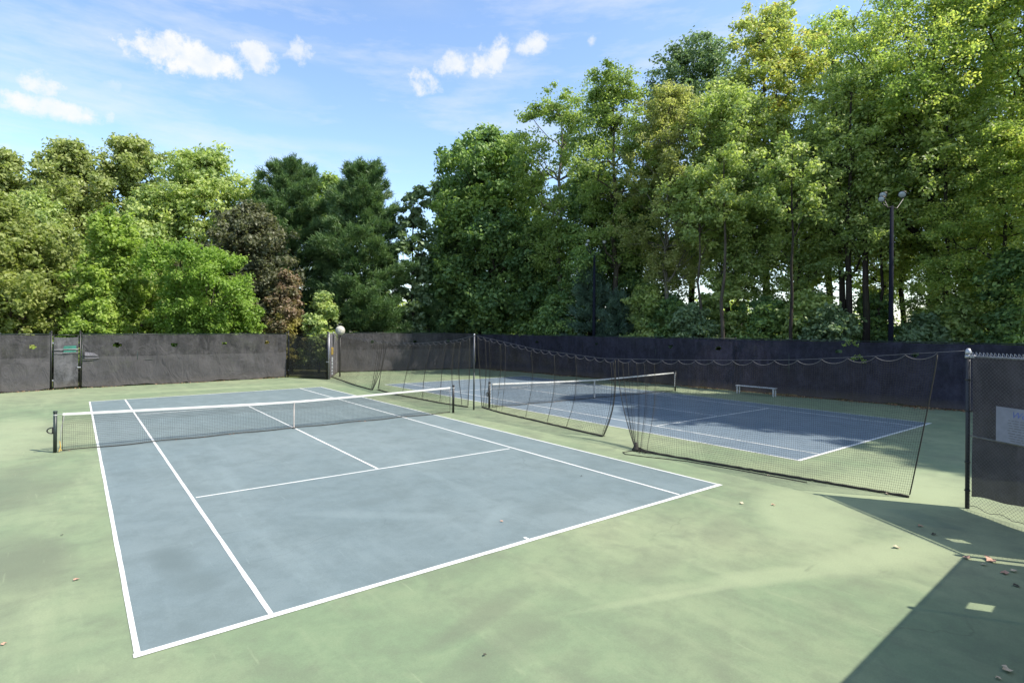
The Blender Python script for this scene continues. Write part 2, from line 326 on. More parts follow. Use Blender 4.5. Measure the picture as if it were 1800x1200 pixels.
class MB:
    def __init__(s): s.v = []; s.f = []; s.sm = []
    def add(s, vs, fs, sm=False):
        b = len(s.v); s.v += [tuple(v) for v in vs]; s.f += [tuple(b + i for i in f) for f in fs]; s.sm += [sm] * len(fs)
    def box(s, c, size, ang=0.0, bev=0.0):
        hx, hy, hz = [k / 2 for k in size]; ca, sa = math.cos(ang), math.sin(ang)
        def P(x, y, z): return (c[0] + x * ca - y * sa, c[1] + x * sa + y * ca, c[2] + z)
        if bev <= 0:
            vs = [P(x, y, z) for z in (-hz, hz) for x, y in ((-hx, -hy), (hx, -hy), (hx, hy), (-hx, hy))]
            s.add(vs, [(3, 2, 1, 0), (4, 5, 6, 7), (0, 1, 5, 4), (1, 2, 6, 5), (2, 3, 7, 6), (3, 0, 4, 7)])
        else:
            b = bev; rings = []
            for z, i in ((-hz, b), (-hz + b, 0), (hz - b, 0), (hz, b)):
                X, Y = hx - i, hy - i
                rings.append([P(x, y, z) for x, y in ((-X + b, -Y), (X - b, -Y), (X, -Y + b), (X, Y - b), (X - b, Y), (-X + b, Y), (-X, Y - b), (-X, -Y + b))])
            vs = [v for r in rings for v in r]; fs = [tuple(range(7, -1, -1)), tuple(range(24, 32))]
            for k in range(3):
                for j in range(8): fs.append((k * 8 + j, k * 8 + (j + 1) % 8, k * 8 + 8 + (j + 1) % 8, k * 8 + 8 + j))
            s.add(vs, fs)
    def tube(s, path, r, n=8, cap=True):
        path = [np.array(p, float) for p in path]; m = len(path); rs = r if isinstance(r, (list, tuple)) else [r] * m
        vs = []; prev = None
        for i, p in enumerate(path):
            t = path[min(i + 1, m - 1)] - path[max(i - 1, 0)]; t /= (np.linalg.norm(t) + 1e-9)
            if prev is None:
                a = np.array([0, 0, 1.0]) if abs(t[2]) < .9 else np.array([1.0, 0, 0]); x = np.cross(a, t)
            else: x = prev - t * (prev @ t)
            x /= (np.linalg.norm(x) + 1e-9); prev = x; y = np.cross(t, x)
            for k in range(n):
                a = 2 * math.pi * k / n; vs.append(p + (x * math.cos(a) + y * math.sin(a)) * rs[i])
        fs = [(i * n + k, i * n + (k + 1) % n, (i + 1) * n + (k + 1) % n, (i + 1) * n + k) for i in range(m - 1) for k in range(n)]
        b = len(s.v); s.add(vs, fs, n > 4)
        if cap: s.f += [tuple(b + k for k in range(n - 1, -1, -1)), tuple(b + (m - 1) * n + k for k in range(n))]; s.sm += [False, False]
    def lathe(s, c, prof, n=16, axis=None):
        """prof: (radius, height) pairs about an axis through c"""
        ax = np.array(axis if axis is not None else (0, 0, 1.0), float); ax /= np.linalg.norm(ax)
        a = np.array([1.0, 0, 0]) if abs(ax[0]) < .9 else np.array([0, 1.0, 0]); x = np.cross(ax, a); x /= np.linalg.norm(x); y = np.cross(ax, x)
        vs = [np.array(c) + ax * h + (x * math.cos(2 * math.pi * k / n) + y * math.sin(2 * math.pi * k / n)) * r for r, h in prof for k in range(n)]
        m = len(prof); fs = [(i * n + k, i * n + (k + 1) % n, (i + 1) * n + (k + 1) % n, (i + 1) * n + k) for i in range(m - 1) for k in range(n)]
        b = len(s.v); s.add(vs, fs, True); s.f += [tuple(b + k for k in range(n - 1, -1, -1)), tuple(b + (m - 1) * n + k for k in range(n))]; s.sm += [False, False]
    def sheet(s, pts, z): s.add([(p[0], p[1], z) for p in pts], [tuple(range(len(pts)))])
    def build(s, name, mat, parent=None, loc=None):
        base = worigin(parent) if parent is not None else (np.array(loc, float) if loc is not None else np.zeros(3))
        me = bpy.data.meshes.new(name); me.from_pydata([tuple(np.array(v) - base) for v in s.v], [], s.f)
        me.polygons.foreach_set('use_smooth', s.sm); me.materials.append(mat); me.update()
        o = bpy.data.objects.new(name, me); col.objects.link(o)
        if parent is not None: o.parent = parent
        elif loc is not None: o.location = loc
        return o
def struct(o): o['kind'] = 'structure'; return o

# ------------------------------------------------------------------ ground, courts, lines
g = MB(); g.sheet([(-260, -200), (300, -200), (300, 300), (-260, 300)], -.03); struct(g.build('ground', m_ground))
RF = [(21.6, 19.3), (22.7, 13.4), (23.1, 8.5), (23.7, 3.0), (24.1, -2.0), (24.6, -7.5), (25.05, -11.6), (25.9, -19.0), (27.2, -30.0)]
LF = [(-14.5, 16.3), (-8.97, 17.78), (-6.95, 18.31), (-5.67, 18.48), (-.42, 18.60), (5.75, 19.24)]
pad = MB(); pts = [(-16, -26), (27.4, -30)] + RF[::-1][1:] + [(10.2, 21.4), (7.46, 16.25), (5.75, 19.3)] + [(x, y + .05) for x, y in LF[::-1][1:]] + [(-16, 15.8)]
pad.sheet(pts, 0.0); struct(pad.build('court_surround', m_green))
def quadline(mb, a, b, wd, z):
    a = np.array(a, float); b = np.array(b, float); d = (b - a) / np.linalg.norm(b - a); n = np.array([-d[1], d[0]]) * wd / 2
    k = max(1, int(np.linalg.norm(b - a) / .4)); rng = random.Random(int(abs(a[0] * 97 + b[1] * 31) * 10))
    prev = None
    for i in range(k + 1):
        c = a + (b - a) * i / k; j = 1 + rng.uniform(-.09, .09); w_ = rng.uniform(-.005, .005)
        cur = (c + n * j + n * w_ / wd, c - n * j + n * w_ / wd)
        if prev is not None: mb.sheet([prev[1], cur[1], cur[0], prev[0]], z)
        prev = cur
c1 = dict(nl=(-5.49, -11.88), nr=(5.56, -11.86), nsl=(-4.12, -11.88), nsr=(4.17, -11.83), fl=(-5.41, 11.67), fsl=(-4.06, 11.73), fsr=(4.21, 12.08), fr=(5.45, 12.18),
          svl=(-4.07, -6.36), svc=(-.04, -6.36), svr=(4.10, -6.40), mid=(.05, .33), fsvc=(.09, 6.36), fsvl=(-4.06, 6.30), fsvr=(4.19, 6.5))
a = MB(); a.sheet([c1['nl'], c1['nr'], c1['fr'], c1['fl']], .004); struct(a.build('court_paving', m_blue))
ln = MB(); z = .008
e = .05
quadline(ln, (c1['nl'][0] - .04, c1['nl'][1]), (c1['nr'][0] + .04, c1['nr'][1]), .095, z)
quadline(ln, (c1['fl'][0] - .04, c1['fl'][1]), (c1['fr'][0] + .04, c1['fr'][1]), .07, z)
for p, q in (('nl', 'fl'), ('nr', 'fr'), ('nsl', 'fsl'), ('nsr', 'fsr')):
    P, Q = np.array(c1[p]), np.array(c1[q]); d = (Q - P) / np.linalg.norm(Q - P); quadline(ln, P + d * .0476, Q - d * .036, .06, z)
quadline(ln, (c1['svl'][0] + .031, c1['svl'][1]), (c1['svr'][0] - .031, c1['svr'][1]), .055, z)
quadline(ln, (c1['fsvl'][0] + .031, c1['fsvl'][1]), (c1['fsvr'][0] - .031, c1['fsvr'][1]), .055, z)
quadline(ln, (-.04, -6.33), (.05, .33), .055, z); quadline(ln, (.05, .33), (.09, 6.36), .055, z)
quadline(ln, (-.03, -11.83), (-.03, -11.72), .055, z)
struct(ln.build('court_lines', m_line))
c2 = dict(nl=(9.47, -11.82), nr=(20.2, -11.82), nsl=(10.75, -11.82), nsr=(18.75, -11.82), fl=(9.15, 11.5), fr=(19.95, 11.5), fsl=(10.5, 11.5), fsr=(18.6, 11.5),
          svl=(10.73, -6.45), svr=(18.66, -6.5), svc=(14.7, -6.47), fsvl=(10.55, 6.2), fsvr=(18.62, 6.2), fsvc=(14.5, 6.2))
c2['nr'] = (19.87, -11.85)
a = MB(); a.sheet([c2['nl'], c2['nr'], (20.2, 11.5), c2['fl']], .004); struct(a.build('court_paving', m_blue2))
ln = MB()
quadline(ln, (9.43, -11.8), (19.91, -11.85), .09, z); quadline(ln, (9.11, 11.5), (20.24, 11.5), .07, z)
for P, Q in ((c2['nl'], c2['fl']), (c2['nr'], (20.2, 11.5)), (c2['nsl'], c2['fsl']), ((18.6, -11.83), (18.8, 11.5))):
    P, Q = np.array(P), np.array(Q); d = (Q - P) / np.linalg.norm(Q - P); quadline(ln, P + d * .06, Q - d * .036, .06, z)
quadline(ln, (10.76, -6.46), (18.62, -6.5), .06, z); quadline(ln, (10.58, 6.2), (18.7, 6.2), .06, z); quadline(ln, (14.7, -6.43), (14.55, 6.17), .06, z)
struct(ln.build('court_lines', m_line))

# ------------------------------------------------------------------ fences
def wr(s, z, seed, amp):
    return amp * (math.sin(s * 1.9 + seed) * .5 + math.sin(s * 4.3 + z * 1.7 + seed * 2.1) * .3 + math.sin(s * 9.1 - z * 3.3 + seed) * .18 + math.sin(z * 5 + s * 2.2 + seed * 3) * .2)
def screen(name, A, B, z0, z1, mat, parent, holes=(), amp=.03, seed=1.0, step=.11, bottom=None, off=0.0, sag=.02, sq=False):
    A = np.array(A, float); B = np.array(B, float); Ln = np.linalg.norm(B - A); d = (B - A) / Ln; n = np.array([-d[1], d[0]])
    nu = max(2, int(Ln / step)); nv = max(2, int((z1 - z0) / step)); V = []; F_ = []
    for i in range(nu + 1):
        s = Ln * i / nu
        zb = z0 + (bottom(s) if bottom else .03 * math.sin(s * 2.1 + seed) + .02 * math.sin(s * 6 + seed))
        zt = z1 - sag * abs(math.sin(s * math.pi / 2.4 + seed))
        for j in range(nv + 1):
            zz = zb + (zt - zb) * j / nv; k = wr(s, zz, seed, amp) * math.sin(math.pi * min(.93, max(.07, j / nv))) + off
            p = A + d * s + n * k; V.append((p[0], p[1], zz))
    for i in range(nu):
        for j in range(nv):
            s = Ln * (i + .5) / nu; zz = z0 + (z1 - z0) * (j + .5) / nv
            if any((((s - h[0]) / (h[2] / 2)) ** 2 + ((zz - h[1]) / (h[3] / 2)) ** 2 < 1) if step > .065 and not sq else (abs(s - h[0]) < h[2] / 2 and abs(zz - h[1]) < h[3] / 2) for h in holes): continue
            b = i * (nv + 1) + j; F_.append((b, b + nv + 1, b + nv + 2, b + 1))
    o = raw_mesh(name, V, np.array(F_), mat, parent, smooth=True); return o
def rail(A, B, z, r=.022):
    m = MB(); m.tube([(A[0], A[1], z), (B[0], B[1], z)], r, 8); return m
def post_mb(p, h, r=.03, cap=True):
    m = MB(); m.tube([(p[0], p[1], 0), (p[0], p[1], h)], r, 10)
    if cap: m.lathe((p[0], p[1], h), [(r * 1.25, -.03), (r * 1.3, .01), (r * 1.1, .035), (r * .6, .055), (.004, .062)], 10)
    return m
def fence(label, pts, H, mat, rail_mat, spacing=3.0, holes=(), seed=1.0, side=1, amp=.06, group='windscreened fences round the courts', z0=.06, mids=True, name='windscreen_fence'):
    """pts polyline of the base; side: +1 puts the cloth on the left of the run"""
    root = empty(name, (pts[0][0], pts[0][1], 0)); tag(root, label, 'fence', group)
    acc_s = 0
    for k in range(len(pts) - 1):
        A, B = np.array(pts[k]), np.array(pts[k + 1]); Ln = np.linalg.norm(B - A); d = (B - A) / Ln
        hs = [(h[0] - acc_s, h[1], h[2], h[3]) for h in holes]
        screen('windscreen', A, B, z0, H - .03, mat, root, hs, amp, seed + k * 1.37, .07, off=.05 * side)
        rail(A, B, H).build('top_rail', rail_mat, root)
        if mids: rail(A, B, H * .5, .018).build('mid_rail', rail_mat, root)
        rail(A, B, .05, .006).build('bottom_wire', rail_mat, root)
        n = max(1, round(Ln / spacing))
        for i in range(n + (1 if k == len(pts) - 2 else 0)):
            p = A + d * Ln * i / n; post_mb(p, H + .02).build('post', rail_mat, root)
        acc_s += Ln
    return root
FH = 2.95
fence('long grey windscreen fence behind the left court, left of the walk gate', [LF[0], LF[1], (-7.02, 18.29)], FH, m_scr_far, m_green_post, 2.8, [(7.0, 2.30, .30, .22)], 1.3, -1)
fence('long grey windscreen fence with round vent holes between the two gates at the back', [(-5.62, 18.49), (-.42, 18.60), (5.65, 19.23)], FH, m_scr_far, m_green_post, 3.0,
      [(1.6, 2.35, .42, .24), (4.45, 2.33, .36, .24), (7.3, 2.35, .3, .2), (10.0, 2.38, .36, .22)], 2.1, -1)
# torn pale patch beside walk gate
t_ = MB(); q = [(-5.5, 18.36), (-4.85, 18.375)]
t_.add([(q[0][0], q[0][1], 1.76), (q[1][0], q[1][1], 1.74), (-5.1, 18.365, 1.92), (-5.5, 18.36, 1.98)], [(0, 1, 2, 3)])
t_.add([(q[0][0], q[0][1], 1.62), (q[1][0], q[1][1], 1.62), (q[1][0], q[1][1], 1.67), (q[0][0], q[0][1], 1.68)], [(0, 1, 2, 3)])
t_.build('torn_patch', m_scr_lite, [o for o in col.objects if o.get('label', '').startswith('long grey windscreen fence with round')][0])

def gate(label, A, B, H, mat, name='walk_gate', teal=False, seed=4.0):
    A = np.array(A); B = np.array(B); root = empty(name, (A[0], A[1], 0)); tag(root, label, 'gate', 'gates in the back fence')
    d = (B - A) / np.linalg.norm(B - A); Ln = np.linalg.norm(B - A)
    for p in (A, B): post_mb(p, H + .08, .045).build('post', m_black, root)
    a, b = A + d * .1, B - d * .1; fr = MB()
    for zz in (.10, H - .08): fr.tube([(a[0], a[1], zz), (b[0], b[1], zz)], .022, 8)
    for p in (a, b): fr.tube([(p[0], p[1], .10), (p[0], p[1], H - .08)], .022, 8)
    fr.build('frame', m_black, root)
    screen('windscreen', a, b, .14, H - .1, mat, root, (), .075, seed, .07, off=-.05, sag=.12)
    for zz in (.5, H - .5):
        h = MB(); h.box((A[0] + d[0] * .05, A[1] + d[1] * .05, zz), (.12, .05, .07), math.atan2(d[1], d[0])); h.build('hinge', m_galv, root)
    l = MB(); p = B - d * .06; l.box((p[0], p[1] - .05, 1.15), (.16, .06, .05), math.atan2(d[1], d[0])); l.build('latch', m_galv, root)
    if teal:
        x0, x1 = a + d * .38, b - d * .1; n = np.array([d[1], -d[0]]) * .15
        s = MB()
        for zz, hh in ((2.16, .17), (1.98, .10)):
            s.add([(x0[0] + n[0], x0[1] + n[1], zz), (x1[0] + n[0], x1[1] + n[1], zz), (x1[0] + n[0], x1[1] + n[1], zz + hh), (x0[0] + n[0] + .05, x0[1] + n[1], zz + hh * .9)], [(0, 1, 2, 3)])
        s.build('teal_patch', m_teal, root)
        s = MB(); s.tube([(a[0] + n[0], a[1] + n[1], 2.12), (b[0] + n[0], b[1] + n[1], 2.14)], .018, 6); s.tube([(a[0] + n[0], a[1] + n[1], 1.94), (b[0] + n[0], b[1] + n[1], 1.95)], .010, 6); s.build('strap', m_ropegrey, root)
    return root
m_scr_wrk = mk_screen('windscreen_crumpled', (.055, .055, .058), (.12, .12, .125), .03)
gate('narrow walk gate in the back fence with crumpled dark screen and a teal patch', (-6.95, 18.31), (-5.70, 18.48), FH + .03, m_scr_wrk, teal=True)
gate('wide dark see-through gate at the right end of the back fence', (5.78, 19.22), (7.44, 16.30), FH + .05, m_scr_gate, seed=9.0)
fence('short pale grey fence panel stepping back beside the wide dark gate', [(7.50, 16.25), (10.05, 21.2)], 3.0, m_scr_lite, m_galv, 2.8, (), 5.0, -1, .02)
fence('grey windscreen fence behind the far end of the right court', [(10.2, 21.35), (16.0, 20.3), (21.5, 19.3)], 3.0, m_scr_far, m_green_post, 2.9, [(2.6, 2.3, .3, .2), (6.1, 2.3, .3, .22), (9.0, 2.35, .3, .2)], 7.0, -1, .05)
holes_r = [(6.5, 2.4, .25, .2), (12, 2.4, .25, .2), (17.5, 2.4, .3, .22), (20.5, 2.35, .35, .22), (26.5, 2.4, .35, .2), (29.5, 2.38, .3, .2)]
fence('long navy windscreen fence down the shaded right side behind the bench', RF, 2.93, m_scr_right, m_green_post, 3.0, holes_r, 3.3, -1, .045)

# near enclosure: fence panel at the right edge and the fence behind the photographer
NA, NB = np.array([8.04, -15.51]), np.array([6.43, -18.2]); dA = (NB - NA) / np.linalg.norm(NB - NA); LA = np.linalg.norm(NB - NA); nA = np.array([-dA[1], dA[0]])
if (CAM[:2] - NA) @ nA < 0: nA = -nA
# nA points to the camera's side
root = empty('chain_link_fence', (NA[0], NA[1], 0)); tag(root, 'tall chain-link fence panel with dark screen and galvanised top rail at the right edge', 'fence')
pm = MB(); pm.tube([(NA[0], NA[1], 0), (NA[0], NA[1], 3.02)], .036, 14); pm.build('post', m_scr_near if False else simple('dull_steel', (.035, .036, .042), .6, .2), root)
pm = MB(); pm.lathe((NA[0], NA[1], 2.99), [(.046, 0), (.05, .03), (.05, .06), (.04, .09), (.022, .11), (.004, .117)], 14); pm.build('post_cap', m_galv, root)
pm = MB(); c = NA + dA * .07; pm.box((c[0], c[1], 2.95), (.13, .05, .06), math.atan2(dA[1], dA[0]), .01); pm.tube([(NA[0], NA[1], 2.92), (NA[0], NA[1], 2.98)], .052, 12); pm.build('rail_clamp', m_galv, root)
pm = MB(); c = NA + dA * .05; pm.tube([(c[0], c[1], 2.95), (NB[0], NB[1], 2.95)], .021, 10); pm.build('top_rail', m_galv, root)
pm = MB(); c = NA + dA * .06; pm.tube([(c[0], c[1], 1.42), (NB[0], NB[1], 1.42)], .018, 8); pm.build('mid_rail', m_galv, root)
post_mb(NB, 3.05, .04).build('post', m_galv, root)
def chain_mesh(A, B, z0, z1, name, parent, off, pitch=.075, r=.0017, mat=None):
    A = np.array(A); B = np.array(B); Ln = np.linalg.norm(B - A); d = (B - A) / Ln; n = np.array([-d[1], d[0]]); V = []; F_ = []
    nw = int(Ln / pitch); nz = int((z1 - z0) / pitch)
    for k in range(nw):
        for i in range(nz * 2 + 1):
            zz = z0 + i * pitch / 2; s = (k + .5) * pitch + (pitch * .5 if i % 2 else 0) * (1 if k % 2 == 0 else 1)
            s += (-pitch * .0)
            o = off + (.004 if i % 2 else -.004)
            p = A + d * s + n * o; tri = [(0, r * 1.2), (r, -r * .7), (-r, -r * .7)]
            for (a_, b_) in tri:
                V.append((p[0] + d[0] * a_ + n[0] * b_, p[1] + d[1] * a_ + n[1] * b_, zz))
            if i:
                b = len(V) - 6
                for q in range(3): F_.append((b + q, b + (q + 1) % 3, b + 3 + (q + 1) % 3, b + 3 + q))
        # mirrored wire making the diamonds
        for i in range(nz * 2 + 1):
            zz = z0 + i * pitch / 2; s = (k + .5) * pitch - (pitch * .5 if i % 2 else 0)
            p = A + d * s + n * (off + (-.004 if i % 2 else .004))
            for (a_, b_) in [(0, r * 1.2), (r, -r * .7), (-r, -r * .7)]:
                V.append((p[0] + d[0] * a_ + n[0] * b_, p[1] + d[1] * a_ + n[1] * b_, zz))
            if i:
                b = len(V) - 6
                for q in range(3): F_.append((b + q, b + (q + 1) % 3, b + 3 + (q + 1) % 3, b + 3 + q))
    return raw_mesh(name, V, np.array(F_), mat or m_wire, parent)
sgn = 1 if np.array([-dA[1], dA[0]]) @ nA > 0 else -1
holeA = [(2.30, 2.32, .16, .34)]
screen('windscreen', NA + dA * .05, NB - dA * .14, .0, 2.93, m_scr_near, root, holeA, .02, 2.2, .055, bottom=lambda s: .24 + .10 * min(1, s / .8) + .02 * math.sin(s * 7), off=-sgn * .035)
chain_mesh(NA + dA * .04, NB - dA * .05, .04, 3.0, 'chain_link', root, sgn * .028, .07, .0019)
tw = MB(); k = 0
while .06 + k * .07 < LA - .05:
    p = NA + dA * (.08 + k * .07)
    for sg in (-1, 1):
        a_ = (p[0] + dA[0] * .006 * sg, p[1] + dA[1] * .006 * sg, 2.96); b_ = (p[0] + dA[0] * (.03 * sg - .03), p[1] + dA[1] * (.03 * sg - .03), 3.035)
        tw.tube([a_, ((a_[0] + b_[0]) / 2 + .004, (a_[1] + b_[1]) / 2, 3.0), b_], .0035, 4)
    k += 1
tw.build('twisted_tips', m_galv, root)
for zz in (.35, .9, 1.9, 2.5):
    b = MB(); b.lathe((NA[0], NA[1], zz), [(.047, -.012), (.05, 0), (.047, .012)], 12); b.build('tie_band', m_black, root)
bw = MB(); bw.tube([(NA[0] + dA[0] * (.04 + .1 * i), NA[1] + dA[1] * (.04 + .1 * i), .06 + .03 * math.sin(i * 1.3) * (i < 9)) for i in range(31)], .005, 5); bw.build('bottom_wire', m_black, root)
# sign
s0, s1 = .60, 1.62; zs0, zs1 = 1.44, 2.07; off = nA * .07
P0 = NA + dA * s0 + off; P1 = NA + dA * s1 + off
sr = empty('notice_sign', (P0[0], P0[1], zs0)); tag(sr, 'faded pale notice board with blue heading tied to the near chain-link fence', 'sign')
b = MB(); c = (P0 + P1) / 2; b.box((c[0], c[1], (zs0 + zs1) / 2), (s1 - s0, .006, zs1 - zs0), math.atan2(dA[1], dA[0])); b.build('board', m_sign, sr)
def bar(sa, sb, za, zb, mat, nm):
    o_ = nA * .0745; p = NA + dA * (sa + sb) / 2 + o_; m = MB(); m.box((p[0], p[1], (za + zb) / 2), (sb - sa, .002, zb - za), math.atan2(dA[1], dA[0])); m.build(nm, mat, sr)
# heading in blue script starting 'We', rows of worn small print below
tx = bpy.data.curves.new('heading', 'FONT'); tx.body = 'We'; tx.size = .16; tx.shear = .35; tx.extrude = .001
to = bpy.data.objects.new('heading', tx); col.objects.link(to)
X = Vector((dA[0], dA[1], 0)); Z = Vector((0, 0, 1)); Y = X.cross(Z)
pp = NA + dA * .86 + nA * .0745
mt = Matrix.Identity(4)
for i in range(3): mt[i][0] = X[i]; mt[i][1] = Z[i]; mt[i][2] = Y[i]
if Y.dot(Vector((nA[0], nA[1], 0))) < 0: pass
mt.translation = Vector((pp[0], pp[1], 1.90))
dg = bpy.context.evaluated_depsgraph_get(); me = bpy.data.meshes.new_from_object(to.evaluated_get(dg)); bpy.data.objects.remove(to)
me.transform(mt); me.transform(Matrix.Translation(-Vector(sr.location))); me.materials.clear(); me.materials.append(m_blueink)
ho = bpy.data.objects.new('heading', me); col.objects.link(ho); ho.parent = sr
rr = random.Random(4)
pm = MB()
for i, zz in enumerate((1.845, 1.80, 1.755, 1.71, 1.665, 1.615, 1.57, 1.525, 1.485)):
    x = .80 + rr.uniform(0, .05)
    while x < 1.52:
        wd = rr.uniform(.03, .12); p = NA + dA * (x + wd / 2) + nA * .0745
        pm.box((p[0], p[1], zz), (wd, .002, .011), math.atan2(dA[1], dA[0])); x += wd + rr.uniform(.012, .03)
pm.build('small_print', m_ink, sr)

# fence along the near side: casts the long shadow at lower right
BEa, BEb = np.array([6.43, -18.2]), np.array([-1.2, -18.50])
dB = (BEb - BEa) / np.linalg.norm(BEb - BEa)
root = empty('chain_link_fence', (BEa[0], BEa[1], 0)); tag(root, 'dark-screened fence on the near side that casts the long shadow at lower right', 'fence')
for s_ in (0.0, 2.6, 5.2, 7.6):
    if s_ > 0: post_mb(BEa + dB * s_, 2.98, .035).build('post', m_galv, root)
rail(BEa + dB * .05, BEb, 2.95).build('top_rail', m_galv, root); rail(BEa + dB * .05, BEb, 1.42).build('mid_rail', m_galv, root)
hB = [(2.05, 2.30, .24, .27)]
screen('windscreen', BEa + dB * .15, BEb, .04, 2.99, m_scr_near, root, hB, .03, 8.0, .06, off=.03, sag=.0, sq=True)

# ------------------------------------------------------------------ tennis nets
def threads(P, name, mat, parent, r=.0014, edge=None):
    """P (nu,nv,3) node grid -> one mesh of crossing cords"""
    nu, nv, _ = P.shape; d = P[-1, nv // 2] - P[0, nv // 2]; d = d / np.linalg.norm(d); d[2] = 0; d /= np.linalg.norm(d); n = np.array([-d[1], d[0], 0]); zv = np.array([0, 0, 1.0])
    Vs = []; Fs = []; base = 0
    for (G_, a_, b_) in ((P, n, zv), (P.transpose(1, 0, 2), n, d)):
        m, k, _ = G_.shape   # tubes run along axis 0, one per axis 1
        offs = np.array([a_ * r * math.cos(t) + b_ * r * math.sin(t) for t in (1.57, 3.665, 5.76)])
        V = G_.transpose(1, 0, 2)[:, :, None, :] + offs[None, None]      # k,m,3,3
        idx = np.arange(k * m * 3).reshape(k, m, 3) + base; base += k * m * 3
        for q in range(3):
            q2 = (q + 1) % 3
            Fs.append(np.stack([idx[:, :-1, q], idx[:, :-1, q2], idx[:, 1:, q2], idx[:, 1:, q]], -1).reshape(-1, 4))
        Vs.append(V.reshape(-1, 3))
    return raw_mesh(name, np.concatenate(Vs), np.concatenate(Fs), mat, parent)
def tennis_net(label, A, B, strap_w, dash=False, posth=1.07, ch=.93):
    A = np.array([*A, 0.]); B = np.array([*B, 0.]); Ln = np.linalg.norm(B - A); d = (B - A) / Ln; n = np.array([-d[1], d[0], 0]); ang = math.atan2(d[1], d[0])
    root = empty('tennis_net', tuple((A + B) / 2)); tag(root, label, 'tennis net', 'nets across the two courts')
    for i, p in enumerate((A, B)):
        m = MB(); m.tube([tuple(p), (p[0], p[1], posth)], .045, 14); m.lathe((p[0], p[1], posth), [(.05, 0), (.052, .03), (.045, .05), (.01, .056)], 14)
        po = m.build('net_post', m_green_post if i == 0 and not dash else m_black, root)
        m = MB(); m.lathe((p[0], p[1], posth - .07), [(.047, 0), (.049, .008), (.047, .016)], 14); m.build('collar', m_white_band, po)
        sgn_ = -1 if i == 0 else 1
        if i == 0:   # winding crank loop
            m = MB(); cpt = p + d * sgn_ * .045; pts_ = [tuple(cpt + d * sgn_ * (.13 * math.sin(math.pi * k / 10)) + np.array([0, 0, .60 - .08 * math.cos(math.pi * k / 10)])) for k in range(11)]
            m.tube(pts_, .016, 8); m.box(tuple(cpt + np.array([0, 0, .60])), (.05, .07, .14), ang, .01); m.build('crank', m_black, po)
        if dash:
            m = MB()
            for kk in range(6): m.box((p[0] - d[0] * sgn_ * .055, p[1] - d[1] * sgn_ * .055, .3 + kk * .12), (.02, .03, .05), ang)
            m.box((p[0] - d[0] * sgn_ * .052, p[1] - d[1] * sgn_ * .052, .6), (.012, .012, .7), ang); m.build('lacing', m_white_band, po)
        else:
            m = MB(); q = p - d * sgn_ * .10
            m.tube([(q[0] - d[0] * sgn_ * .10, q[1] - d[1] * sgn_ * .10, 1.0), (q[0] - d[0] * sgn_ * .03, q[1] - d[1] * sgn_ * .03, .6), (q[0], q[1], .08)], .008, 6); m.build('lacing', m_ropegrey, po)
            if i == 0:
                m = MB(); m.tube([(q[0], q[1], .30), (q[0] + .02, q[1] - .03, .14), (q[0] - .02, q[1] - .06, .02), (q[0] + .04, q[1] - .04, .05), (q[0], q[1], .10)], .014, 6); m.build('tie_rope', m_rope_gap_light, po)
    ns = 60
    def toph(t): return ch + (posth - .02 - ch) * (abs(2 * t - 1) ** 1.25)
    s0_, s1_ = .16 / Ln, 1 - .16 / Ln
    nu = int(Ln * (s1_ - s0_) / .048); nv = 20
    ts = np.linspace(s0_, s1_, nu + 1); G_ = np.zeros((nu + 1, nv, 3))
    for i, t in enumerate(ts):
        H = toph(t) - .05; lo = .03 + .012 * math.sin(t * 40)
        for j in range(nv):
            G_[i, j] = A + d * Ln * t + n * (.012 * math.sin(t * 33 + j * .3)) + np.array([0, 0, lo + (H - lo) * j / (nv - 1)])
    threads(G_, 'netting', m_black_net, root, .0023)
    G2 = G_[:, -6:, :].copy(); G2 += n * .012 + d * .024; threads(G2[:-1], 'doubled_netting', m_black_net, root, .0023)
    band = MB(); V = []; 
    for i in range(ns + 1):
        t = s0_ + (s1_ - s0_) * i / ns; c = A + d * Ln * t; H = toph(t)
        for (o_, h_) in ((.014, 0), (.018, -.03), (.014, -.062), (-.014, -.062), (-.018, -.03), (-.014, 0)): V.append(tuple(c + n * o_ + np.array([0, 0, H + h_])))
    F_ = [(i * 6 + k, i * 6 + (k + 1) % 6, i * 6 + 6 + (k + 1) % 6, i * 6 + 6 + k) for i in range(ns) for k in range(6)]
    band.add(V, F_); band.build('white_band', m_white_band, root)
    m = MB(); m.tube([tuple(A + np.array([0, 0, posth - .04])), tuple(A + d * .18 + np.array([0, 0, toph(s0_) - .03]))], .006, 6); m.build('cable', m_ropegrey, root); m = MB(); m.tube([tuple(B + np.array([0, 0, posth - .04])), tuple(B - d * .18 + np.array([0, 0, toph(s1_) - .03]))], .006, 6); m.build('cable', m_ropegrey, root)
    m = MB(); m.tube([tuple(A + d * Ln * t + n * .01 * math.sin(t * 33) + np.array([0, 0, .035 + .012 * math.sin(t * 40)])) for t in np.linspace(s0_, s1_, 60)], .014, 6); m.build('bottom_tape', m_black_net, root)
    for t in (s0_, s1_):
        m = MB(); m.tube([tuple(A + d * Ln * t + np.array([0, 0, .03])), tuple(A + d * Ln * t + np.array([0, 0, toph(t) - .06]))], .008, 6); m.build('side_rope', m_black_net, root)
    c = (A + B) / 2; m = MB()
    for s_ in (-1, 1): m.box(tuple(c + n * s_ * .024 + np.array([0, 0, (ch + .01) / 2])), (strap_w, .006, ch - .01), ang)
    m.build('centre_strap', m_white_band if strap_w > .03 else simple('pale_pink_strap', (.62, .55, .50), .7), root)
    m = MB(); m.box((c[0], c[1], .02), (.10, .08, .035), ang, .01); m.build('strap_anchor', m_black, root)
    # leaves caught along the foot
    rg = random.Random(3 if dash else 5); m = MB()
